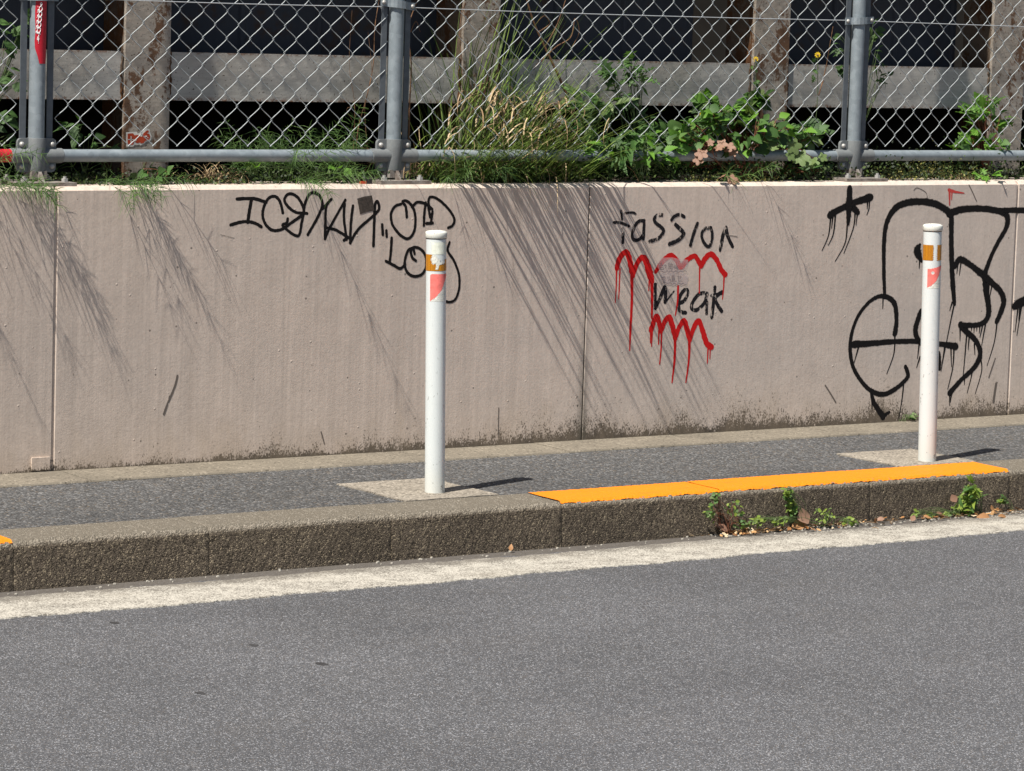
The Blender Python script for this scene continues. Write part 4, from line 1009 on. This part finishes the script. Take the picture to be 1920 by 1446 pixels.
sp += [(R.uniform(-2.05, -1.74), R.uniform(.04, .14), R.gauss(-1.2, .5), R.uniform(.3, 1.1), R.uniform(.14, .30), R.uniform(.3, 1.1)) for _ in range(11)]
horsetail('horsetail_clump', 'horsetail sprays drooping over the wall at the red-painted fence post', V((-1.7, .08, .886)), sp)
sp = [(R.gauss(-.02, .09), R.uniform(.06, .14), R.gauss(-1.2, .9), R.uniform(.2, 1.1), R.uniform(.10, .20), R.uniform(.4, 1.2)) for _ in range(14)]
horsetail('horsetail_clump', 'low horsetail fringe spilling through the mesh right of the middle post', V((0, .1, .886)), sp)
sp = [(R.gauss(1.12, .05), R.uniform(.05, .12), R.gauss(-.5, .8), R.uniform(.4, 1.0), R.uniform(.08, .16), R.uniform(.6, 1.2)) for _ in range(8)]
horsetail('horsetail_clump', 'sparse arching horsetail under the rail amid the broad leaves', V((1.12, .08, .886)), sp)

# ---- dead grass mound
root = empty('dead_grass_mound', at(405, 338, .14), 'tan mound of dead grass under the rail at the left', 'dead grass')
mb = MB(); c = at(405, 338, .14)
for i in range(230):
    blade(mb, (c.x+R.gauss(0, .055), c.y+R.uniform(-.04, .09), .885+R.uniform(0, .03)), R.uniform(0, 6.28), R.uniform(.2, 1.5), R.uniform(.03, .11), R.uniform(.0018, .0032), R.uniform(.5, 2.5), 6, curl=R.uniform(0, 3))
tag(mb.build('dead_blades', MAT['drygrass'], root, attr=True), kind='stuff')
root = empty('dead_grass_mound', at(1800, 330, .10), 'pale dead stems on the wall top right of the right fence post', 'dead grass')
mb = MB(); c = at(1805, 332, .10)
for i in range(70):
    blade(mb, (c.x+R.gauss(0, .05), c.y+R.uniform(-.03, .05), .888), R.uniform(0, 6.28), R.uniform(.7, 1.5), R.uniform(.03, .09), R.uniform(.0018, .003), R.uniform(.2, 1.2), 6, curl=R.uniform(0, 3))
tag(mb.build('dead_blades', MAT['drygrass'], root, attr=True), kind='stuff')

# ---- ground cover (uncountable)
def cover(name, label, n, rx, ry, rz, size, mat, dens=None):
    mb = MB()
    for i in range(n):
        x = R.uniform(*rx); y = R.uniform(*ry); z = .888+abs(R.gauss(0, 1))*rz*(dens(x) if dens else 1); s = R.uniform(*size)
        d = (rv()+V((0, 0, .3))).normalized(); nr = (TOCAM*.6+V((0, 0, .6))+rv(.7)).normalized(); sd = d.cross(nr).normalized(); tone = R.random()**2.2; c = V((x, y, z)); b = len(mb.v)
        for q in (c, c+d*s*.5+sd*s*.3, c+d*s, c+d*s*.5-sd*s*.3): mb.vert(q, tone)
        mb.face(b, b+1, b+2, b+3)
    o = mb.build(name, mat, attr=True); return tag(o, label, 'ground cover', kind='stuff')
cover('ground_cover', 'low dark green weeds covering the bank behind the fence', 12000, (-2.6, 4.2), (.13, .5), .032, (.006, .017), MAT['cover'], lambda x: .5+.9*(x > .5)+.4*(-.9 < x < -.3))
cover('ground_cover', 'tiny yellow-green weeds under the rail right of the right post', 1300, (1.88, 2.40), (.05, .24), .040, (.004, .011), MAT['mossy'], lambda x: max(.25, 1.2-abs(x-2.15)*3.2))
cover('ground_cover', 'dark small leaves crowding the wall top behind the rail', 5200, (-1.5, 3.2), (.05, .16), .030, (.007, .018), MAT['cover'], lambda x: .25+.9*(x > .45)+.5*(-.85 < x < -.3))
cover('ground_cover', 'thin yellowish sprigs along the wall top below the broad leaves', 420, (.95, 1.35), (.03, .10), .014, (.004, .011), MAT['mossy'])

# ---- broad-leaved weeds
leafy('climbing_weed', 'bushy leafy vine filling the mesh left of the right fence post', V((1.40, .26, .885)),
      [e(1350, 235, .20, .12, .08, .06), e(1440, 248, .20, .14, .08, .055), e(1510, 250, .16, .10, .06, .045), e(1330, 195, .22, .05, .05, .04), e(1390, 215, .2, .06, .05, .05), e(1420, 185, .22, .03, .03, .02)], 340, ['ovate', 'ovate', 'heart', 'serrate'], (.030, .062), ['leaf', 'leaf', 'leafbright', 'leafdark', 'leafpale'], 'redstem')
leafy('climbing_weed', 'leafy shoots pushing through the mesh above the withered leaves', V((1.25, .12, .885)),
      [e(1300, 255, .09, .10, .03, .05), e(1390, 262, .08, .11, .03, .045), e(1450, 240, .09, .09, .03, .05), e(1345, 225, .10, .07, .03, .04)], 120, ['ovate', 'heart', 'ovate'], (.032, .060), ['leaf', 'leafbright', 'leafdark', 'leaf'], 'redstem')
leafy('climbing_weed', 'shaded leafy weeds under the rail left of the right fence post', V((1.45, .16, .885)),
      [e(1400, 310, .13, .16, .06, .03), e(1500, 315, .13, .12, .05, .03), e(1290, 300, .15, .10, .05, .03)], 170, ['ovate', 'lance'], (.020, .045), ['leafdark', 'leaf'], 'redstem')
r_ = empty('lobed_vine', V((1.50, .07, .885)), 'mottled lobed leaves hanging in front of the rail left of the right post', 'vine')
for x, y, s in ((1482, 262, .062), (1497, 283, .068), (1475, 285, .045), (1522, 296, .058), (1516, 310, .050), (1535, 290, .04), (1435, 268, .038), (1448, 275, .045)):
    put_leaf(r_, lmesh('lobed', 'leafpale'), at(x, y, .05), V((R.uniform(-.4, .4), -.35, R.uniform(-1, .2))), TOCAM+V((0, 0, .5))+rv(.3), s)
mb = MB(); mb.tube(smoothpath([V((1.5, .14, .89)), V((1.5, .08, .96)), at(1490, 275, .055), at(1530, 300, .05)], 5), .0014, 5); mb.build('stem', MAT['redstem'], r_)
r_ = empty('withered_vine', V((1.17, .06, .885)), 'withered pinkish-brown leaves against the rail in the broad-leaf patch', 'vine')
for x, y, s in ((1318, 280, .05), (1311, 292, .04), (1352, 262, .042), (1366, 268, .045), (1358, 278, .042), (1345, 275, .035), (1370, 282, .036), (1325, 270, .03)):
    put_leaf(r_, lmesh('lobed', 'leafred'), at(x, y, .055), V((R.uniform(-.5, .5), -.3, R.uniform(-1, .3))), TOCAM+V((0, 0, .4))+rv(.4), s)
mb = MB(); mb.tube(smoothpath([V((1.2, .13, .89)), at(1335, 285, .065), at(1362, 270, .06)], 5), .0014, 5); mb.build('stem', MAT['redstem'], r_)
r_ = empty('withered_vine', at(1355, 338, .03), 'withered pinkish-brown leaf cluster lying on the wall edge', 'vine')
for x, y, s in ((1350, 333, .035), (1362, 338, .045), (1375, 342, .03)):
    put_leaf(r_, lmesh('lobed', 'leafred'), at(x, y, .02), V((R.uniform(-.2, 1), -.5, R.uniform(-.4, .2))), TOCAM+V((0, 0, .8))+rv(.3), s)
leafy('dock_plant', 'dock plant with long pale-ribbed leaves right of the grass tuft', V((.70, .20, .885)),
      [e(1120, 245, .17, .07, .05, .06), e(1150, 275, .12, .06, .04, .04), e(1105, 200, .2, .05, .04, .03), e(1135, 195, .2, .04, .04, .02)], 60, ['lance'], (.055, .11), ['leaf', 'leafpale', 'leaf'])
leafy('mugwort', 'tall mugwort with ragged dark leaves right of the dock plant', V((.86, .24, .885)),
      [e(1190, 120, .24, .045, .03, .035), e(1195, 150, .24, .05, .03, .03), e(1180, 185, .24, .06, .03, .03), e(1210, 235, .24, .06, .04, .04), e(1150, 135, .24, .02, .02, .015)], 80, ['cut', 'lance_s', 'cut'], (.032, .066), ['leafdark', 'leaf'])
leafy('dock_plant', 'leafy clump in front of the bottles right of the grass', V((.78, .10, .885)),
      [e(1140, 290, .09, .09, .03, .04), e(1190, 265, .10, .09, .03, .05), e(1235, 285, .09, .08, .03, .04)], 90, ['lance', 'serrate', 'cut'], (.032, .070), ['leaf', 'leafdark', 'leafbright'])
leafy('mugwort', 'leafy weed between the mugwort and the vine thicket', V((1.02, .22, .885)),
      [e(1230, 262, .18, .10, .05, .06), e(1280, 250, .2, .08, .05, .06), e(1190, 285, .15, .10, .04, .05), e(1110, 300, .15, .10, .04, .04)], 250, ['cut', 'serrate', 'ovate'], (.024, .054), ['leafdark', 'leaf', 'leafbright'])
leafy('nettle_weed', 'drooping bright green weed at the rightmost stanchion', V((2.50, .22, .885)),
      [e(1850, 195, .24, .03, .03, .04), e(1840, 215, .22, .07, .04, .03), e(1870, 225, .22, .05, .04, .04), e(1835, 255, .2, .07, .04, .04), e(1865, 270, .16, .04, .03, .035), e(1810, 280, .18, .07, .03, .02)], 110, ['serrate', 'lance_s', 'cut'], (.035, .068), ['leaf', 'leafbright', 'leafbright'], 'redstem')
leafy('seedling', 'small bright toothed leaves on the wall top near the right edge', at(1850, 338, .05), [e(1848, 328, .045, .035, .02, .008)], 9, ['cut', 'serrate'], (.032, .05), ['leafbright'], ns=3)
leafy('creeper', 'dark leafy creeper climbing behind the right fence post', V((1.82, .26, .885)),
      [e(1640, 60, .2, .02, .02, .05), e(1642, 110, .2, .03, .02, .05), e(1655, 150, .18, .04, .02, .02), e(1575, 85, .22, .02, .02, .04), e(1580, 125, .2, .02, .02, .02)], 40, ['ovate', 'lance_s', 'cut'], (.022, .045), ['leafdark', 'leaf'])
leafy('weed', 'shaded weeds left of the sticker stanchion behind the fence', V((-1.30, .30, .885)),
      [e(160, 265, .26, .09, .05, .04), e(200, 285, .25, .08, .05, .03), e(140, 240, .26, .04, .03, .03)], 34, ['ovate', 'serrate', 'lance'], (.024, .05), ['leafdark', 'leaf'])
leafy('weed', 'leafy weeds at the far left edge beyond the red-painted post', V((-1.72, .30, .885)),
      [e(8, 60, .25, .05, .03, .06), e(12, 150, .25, .05, .03, .05), e(15, 230, .25, .06, .04, .05), e(50, 40, .26, .01, .01, .03)], 38, ['ovate', 'serrate'], (.028, .055), ['leafdark', 'leaf'])
leafy('weed', 'pair of reddish-veined leaves under the rail below the sticker', V((-1.12, .12, .885)), [e(275, 322, .10, .04, .03, .010), e(300, 325, .1, .03, .02, .008)], 10, ['ovate'], (.03, .052), ['leafdark', 'leaf', 'leafpale'], 'redstem', ns=4)
leafy('weed', 'pale green leaf pair amid the horsetail patch', V((-.45, .12, .885)), [e(478, 312, .1, .02, .02, .01), e(638, 314, .1, .02, .02, .01)], 6, ['round'], (.03, .045), ['leafbright'], ns=3)
# yellow daisies
def daisy(x, y, Y, label, s=.011):
    c = at(x, y, Y); root = empty('yellow_flower', V((c.x-.01, Y+.02, .885)), label, 'flower', 'yellow flowers behind the fence'); mb = MB()
    for k in range(9):
        a = 6.283*k/9; d = V((math.cos(a)*.82, -math.cos(a)*.57, math.sin(a))); sd = d.cross(TOCAM).normalized()
        b = len(mb.v); 
        for q in (c, c+d*s*.6+sd*s*.28, c+d*s+TOCAM*.001, c+d*s*.6-sd*s*.28): mb.vert(q)
        mb.face(b, b+1, b+2, b+3)
    mb.build('petals', MAT['flower'], root)
    mb = MB(); mb.tube([c+TOCAM*-.001, c+TOCAM*.004], [s*.35, s*.25], 8); mb.build('flower_centre', MAT['leafdry'], root)
    mb = MB(); mb.tube(smoothpath([root.location, root.location.lerp(c, .5)+V((.02, 0, .02)), c], 6), .0013, 5); mb.build('stem', MAT['stem'], root)
    for k in range(7):
        put_leaf(root, lmesh('cut', 'leaf'), c+V((R.uniform(-.015, .015), R.uniform(-.01, .01), R.uniform(-.09, -.008))), rv()+V((0, 0, .2)), TOCAM+rv(.5), R.uniform(.016, .028))
daisy(1417, 111, .30, 'yellow flower in front of the third stanchion'); daisy(1533, 103, .28, 'yellow flower just left of the right fence post', .012); daisy(1315, 215, .16, 'small yellow bloom low in the vine thicket', .008)
# dry vines and stalks
def vine(label, pts, r0, Y, extra=()):
    root = empty('dry_stalk', at(*pts[0], Y), label, 'stalk', 'dry stalks and vines'); mb = MB(); P = smoothpath([at(x, y, Y+R.uniform(-.01, .01)) for x, y in pts], 6)
    mb.tube(P, [r0*(1-.5*i/len(P)) for i in range(len(P))], 6); mb.build('stalk', MAT['vine'], root, smooth=True)
    for ex in extra:
        mb = MB(); P = smoothpath([at(x, y, Y+R.uniform(-.015, .0)) for x, y in ex], 6); mb.tube(P, [r0*.5*(1-.6*i/len(P)) for i in range(len(P))], 5); mb.build('side_shoot', MAT['vine'], root, smooth=True)
    return root
vine('thick dry stalk leaning across the beam behind the grass tuft', [(1075, 215), (1055, 160), (1020, 85), (1000, 40), (985, -10)], .0055, .30, ([(1022, 88), (1045, 45), (1062, -5)], [(1000, 130), (1040, 90), (1070, 70), (1078, 35), (1086, 60), (1072, 90)], [(1010, 60), (1030, 45), (1020, 30), (1005, 45)]))
vine('tangled dry vine hanging left of the middle fence post', [(668, 290), (672, 240), (688, 180), (700, 120), (703, 50), (712, -5)], .0022, .20, ([(662, 290), (665, 200), (655, 120), (660, 20)], [(690, 290), (684, 200), (697, 140), (690, 60)], [(660, 225), (650, 205), (662, 200)]))
vine('dry vine hanging right of the middle fence post', [(766, 300), (768, 200), (771, 120), (765, 60), (775, 20), (786, -5)], .0030, .17, ([(752, 240), (754, 150), (757, 60)], [(770, 60), (780, 40), (788, 60)], [(866, 110), (862, 60), (868, 0)]))
vine('thin bare stalk left of the right fence post', [(1535, 180), (1548, 130), (1555, 90), (1562, 50)], .0022, .26, ([(1545, 150), (1535, 175), (1528, 180)],))

# ---- bottles in the weeds
c = at(1078, 236, .30); root = empty('green_bottle', c, 'green glass bottle lying in the weeds behind the fence', 'bottle')
ax = V((-.60, -.76, -.06)).normalized()
def along(prof, c, ax, n=24):
    mb = MB(); u_ = ax.orthogonal().normalized(); v_ = ax.cross(u_)
    for q, (r_, d) in enumerate(prof):
        for k in range(n): a = 6.283*k/n; mb.vert(c+ax*d+(u_*math.cos(a)+v_*math.sin(a))*r_)
    for i in range(len(prof)-1):
        for k in range(n): k2 = (k+1) % n; mb.face(i*n+k, i*n+k2, (i+1)*n+k2, (i+1)*n+k)
    mb.face(*range(n)); mb.face(*[(len(prof)-1)*n+k for k in range(n)][::-1]); return mb
along([(.012, .004), (.020, .0), (.0255, -.004), (.027, -.012), (.027, -.10), (.022, -.125), (.012, -.15), (.011, -.20), (.012, -.205)], c, ax).build('bottle_body', MAT['glassgreen'], root, smooth=True)
c = at(1048, 233, .31); root = empty('plastic_bottle', c, 'clear ribbed plastic bottle beside the green one', 'bottle')
prof = [(.010, .002), (.018, 0)]+[(.021+.0015*(k % 2), -.006-.007*k) for k in range(14)]+[(.012, -.13), (.011, -.15)]
along(prof, c, ax).build('bottle_body', MAT['clear'], root, smooth=True)
# litter by the middle post
c = at(690, 344, .05); root = empty('lighter', c, 'black and red plastic scrap by the middle post base', 'litter')
mb = MB(); mb.box(c.x-.006, c.x+.016, c.y, c.y+.012, .889, .904); mb.build('casing', MAT['blackplastic'], root)
mb = MB(); mb.box(c.x-.026, c.x-.0065, c.y-.001, c.y+.011, .889, .897); mb.build('tip', MAT['stk_red'], root)

# ---- weeds and leaves in the gutter
ZG = Z_ROAD
def gut(x, y): return atz(x, y, ZG)
def gw(x, y, h_): # point above gutter against the kerb face
    return at(x, y, -1.15)
leafy('kerb_weed', 'wiry weed with small round leaves at the start of the leaf litter', V((.215, -1.148, ZG)), [(at(1335, 960, -1.16), V((.02, .015, .035))), (at(1375, 955, -1.16), V((.03, .015, .04))), (at(1345, 930, -1.15), V((.012, .01, .02))), (at(1390, 985, -1.16), V((.04, .015, .015)))], 80, ['round', 'ovate'], (.010, .019), ['leafyellow', 'leafpale', 'leaf'], 'redstem', ns=14, cat='weed', sr=.45)
leafy('kerb_weed', 'small upright weed growing against the kerb face', V((.53, -1.145, ZG)), [(at(1478, 925, -1.15), V((.022, .012, .02))), (at(1486, 950, -1.15), V((.02, .012, .03)))], 80, ['round', 'ovate'], (.011, .019), ['leaf', 'leafyellow', 'leafyellow'], ns=8, cat='weed', sr=.45)
leafy('kerb_weed', 'sprawling weed among the dry leaves in the gutter', V((.62, -1.155, ZG)), [(at(1465, 975, -1.165), V((.035, .015, .012))), (at(1545, 965, -1.165), V((.04, .02, .02))), (at(1590, 978, -1.17), V((.03, .02, .012))), (at(1425, 975, -1.16), V((.025, .015, .015)))], 110, ['round', 'lance', 'ovate'], (.010, .020), ['leafyellow', 'leafyellow', 'leafpale'], ns=14, cat='weed', sr=.45)
leafy('kerb_weed', 'bushy bright green weed in the gutter below the right bollard', V((1.27, -1.150, ZG)), [(at(1825, 915, -1.155), V((.022, .015, .022))), (at(1822, 935, -1.155), V((.035, .018, .025))), (at(1815, 955, -1.16), V((.04, .02, .015)))], 64, ['lance', 'lance', 'cut'], (.026, .048), ['leafyellow', 'leafyellow', 'leaf'], ns=12, cat='weed', sr=.45)
leafy('kerb_weed', 'low pale sprigs left of the bushy gutter weed', V((1.17, -1.160, ZG)), [(at(1785, 965, -1.165), V((.03, .015, .010))), (at(1745, 975, -1.165), V((.02, .01, .008))), (at(1720, 963, -1.16), V((.012, .01, .010)))], 60, ['round', 'lance'], (.009, .017), ['leafpale', 'leafyellow'], ns=10, cat='weed', sr=.45)
leafy('kerb_weed', 'tiny weed at the last kerb joint on the right', V((1.415, -1.147, ZG)), [(at(1883, 937, -1.15), V((.018, .01, .014)))], 26, ['round', 'cut'], (.012, .020), ['leafyellow', 'leaf'], ns=5, cat='weed', sr=.45)
leafy('wall_weed', 'tiny weed at the foot of the wall behind the right bollard', V((1.93, -.015, .006)), [(at(1709, 785, -.02), V((.018, .01, .020)))], 26, ['round', 'ovate'], (.012, .020), ['leafpale', 'leaf'], ns=5, cat='weed', sr=.45)
def dry(x, y, s, label, mat='leafdry', shape='ovate', tip=None, lift=.004, nrm=None):
    c = gut(x, y); c.z = ZG+lift+.006
    if c.y > -1.15: c = at(x, y, -1.157); c.z = max(c.z, ZG+.008)
    o = link('dry_leaf', None, None) if False else None
    me = lmesh(shape, mat); root = bpy.data.objects.new('dry_leaf', me); col.objects.link(root)
    yv = (tip or V((R.uniform(-1, 1), R.uniform(-.4, .4), R.uniform(-.1, .25)))).normalized(); n_ = nrm or (V((0, 0, .7))+TOCAM*.7+rv(.25)); z = (n_-yv*n_.dot(yv)).normalized(); xx = yv.cross(z)
    m = Matrix(((xx.x*s, yv.x*s, z.x*s, 0), (xx.y*s, yv.y*s, z.y*s, 0), (xx.z*s, yv.z*s, z.z*s, 0), (0, 0, 0, 1))); m.translation = c-yv*s*.5+V((0, 0, .006)); root.matrix_world = m
    tag(root, label, 'dry leaf', 'fallen leaves in the gutter')
dry(1405, 1000, .050, 'orange fallen leaf by itself left of the gutter weeds', lift=.0)
dry(1355, 992, .045, 'curled brown fallen leaf at the wiry weed', 'leafred')
dry(1508, 972, .066, 'large pinkish-brown fallen leaf standing in the gutter weeds', 'leafred', 'round', V((1, .1, .15)), .016, TOCAM)
dry(1500, 993, .060, 'olive-brown fallen leaf in front of the large pinkish one', 'leafdry')
dry(1790, 937, .045, 'pink-brown fallen leaf propped against the bushy gutter weed', 'leafred', 'ovate', V((1, .1, .35)), .045, TOCAM)
dry(1826, 967, .055, 'dark brown curled leaf under the bushy gutter weed', 'leafdry')
dry(1865, 960, .055, 'yellow-orange fallen leaf right of the bushy gutter weed', 'leafdry')
dry(1740, 978, .034, 'ochre fallen leaf left of the pale sprigs', 'leafdry')
dry(1712, 980, .030, 'small brown fallen leaf near the kerb stains', 'leafred')
dry(1765, 968, .040, 'brown curled leaf behind the pale sprigs', 'leafred')
dry(1845, 973, .05, 'flat tan leaf at the right end of the litter', 'leafdry', lift=-.003)
dry(1885, 972, .07, 'long orange-brown leaf at the far right of the litter', 'leafdry', 'lance', V((1, .05, 0)), -.003)
dry(1650, 980, .03, 'small brown leaf between the two litter heaps', 'leafred')
dry(958, 1030, .022, 'tiny orange leaf alone at the kerb foot below the left bollard', 'leafdry', 'ovate', V((.2, .1, 1)), .004, TOCAM)
# crumbs, twigs and pebbles along the gutter
mb = MB()
for i in range(420):
    x = R.choice([R.uniform(.15, 1.55), R.uniform(.4, .8), R.uniform(1.0, 1.5), R.uniform(-2.6, 1.6)]); y = -1.137-abs(R.gauss(0, .035)); s = R.uniform(.0015, .005)
    c = V((x, y, ZG+s*.5)); b = len(mb.v); ang = R.random()*3
    for sz in (-1, 1):
        for k in range(5): a = ang+k*1.257; mb.vert(c+V((math.cos(a)*s*R.uniform(.7, 1.3), math.sin(a)*s*.8, sz*s*.4)))
    mb.face(*[b+k for k in range(5)][::-1]); mb.face(*[b+5+k for k in range(5)])
    for k in range(5): mb.face(b+k, b+(k+1) % 5, b+5+(k+1) % 5, b+5+k)
tag(mb.build('gutter_grit', MAT['pebble']), 'pale grit scattered along the kerb foot', 'grit', kind='stuff')
mb = MB()
for i in range(70):
    x = R.choice([R.uniform(.25, .9), R.uniform(1.0, 1.55)]); y = -1.14-abs(R.gauss(0, .03)); a = R.gauss(0, .5); l = R.uniform(.015, .06)
    mb.tube([(x, y, ZG+.004), (x+l*math.cos(a)*.5, y+l*math.sin(a)*.5, ZG+R.uniform(.004, .014)), (x+l*math.cos(a), y+l*math.sin(a), ZG+.005)], .0011, 4)
tag(mb.build('gutter_twigs', MAT['drygrass']), 'thin dry twigs in the gutter litter', 'twigs', kind='stuff')

# broken leaf fragments in the gutter
t = NT('leaf_crumb'); g = t.attr('edge')
MAT['crumb'] = t.done(t.pbr(t.ramp(g, [(0, (.10, .05, .025)), (.35, (.30, .14, .05)), (.7, (.46, .27, .12)), (1, (.55, .47, .33))]), .8, 0, None, .2))
mb = MB()
for i in range(190):
    x = R.choice([R.gauss(.55, .16), R.gauss(1.25, .18), R.gauss(.30, .10)]); y = -1.142-abs(R.gauss(0, .030)); sz = R.uniform(.004, .013)
    c = V((x, y, ZG+R.uniform(.004, .014))); d = V((R.uniform(-1, 1), R.uniform(-1, 1), R.uniform(-.35, .35))).normalized(); n_ = (V((0, 0, 1))+rv(.6)).normalized(); sd = d.cross(n_).normalized(); tone = R.random(); b = len(mb.v)
    for q in (c-d*sz, c-d*sz*.2+sd*sz*.55, c+d*sz*.5+sd*sz*.4+n_*sz*.3, c+d*sz+n_*sz*.2, c+d*sz*.4-sd*sz*.5+n_*sz*.25, c-d*sz*.4-sd*sz*.45): mb.vert(q, tone)
    mb.face(*[b+k for k in range(6)])
tag(mb.build('leaf_crumbs', MAT['crumb'], attr=True), 'brown crumbs of dead leaves in the gutter litter', 'leaf litter', kind='stuff')
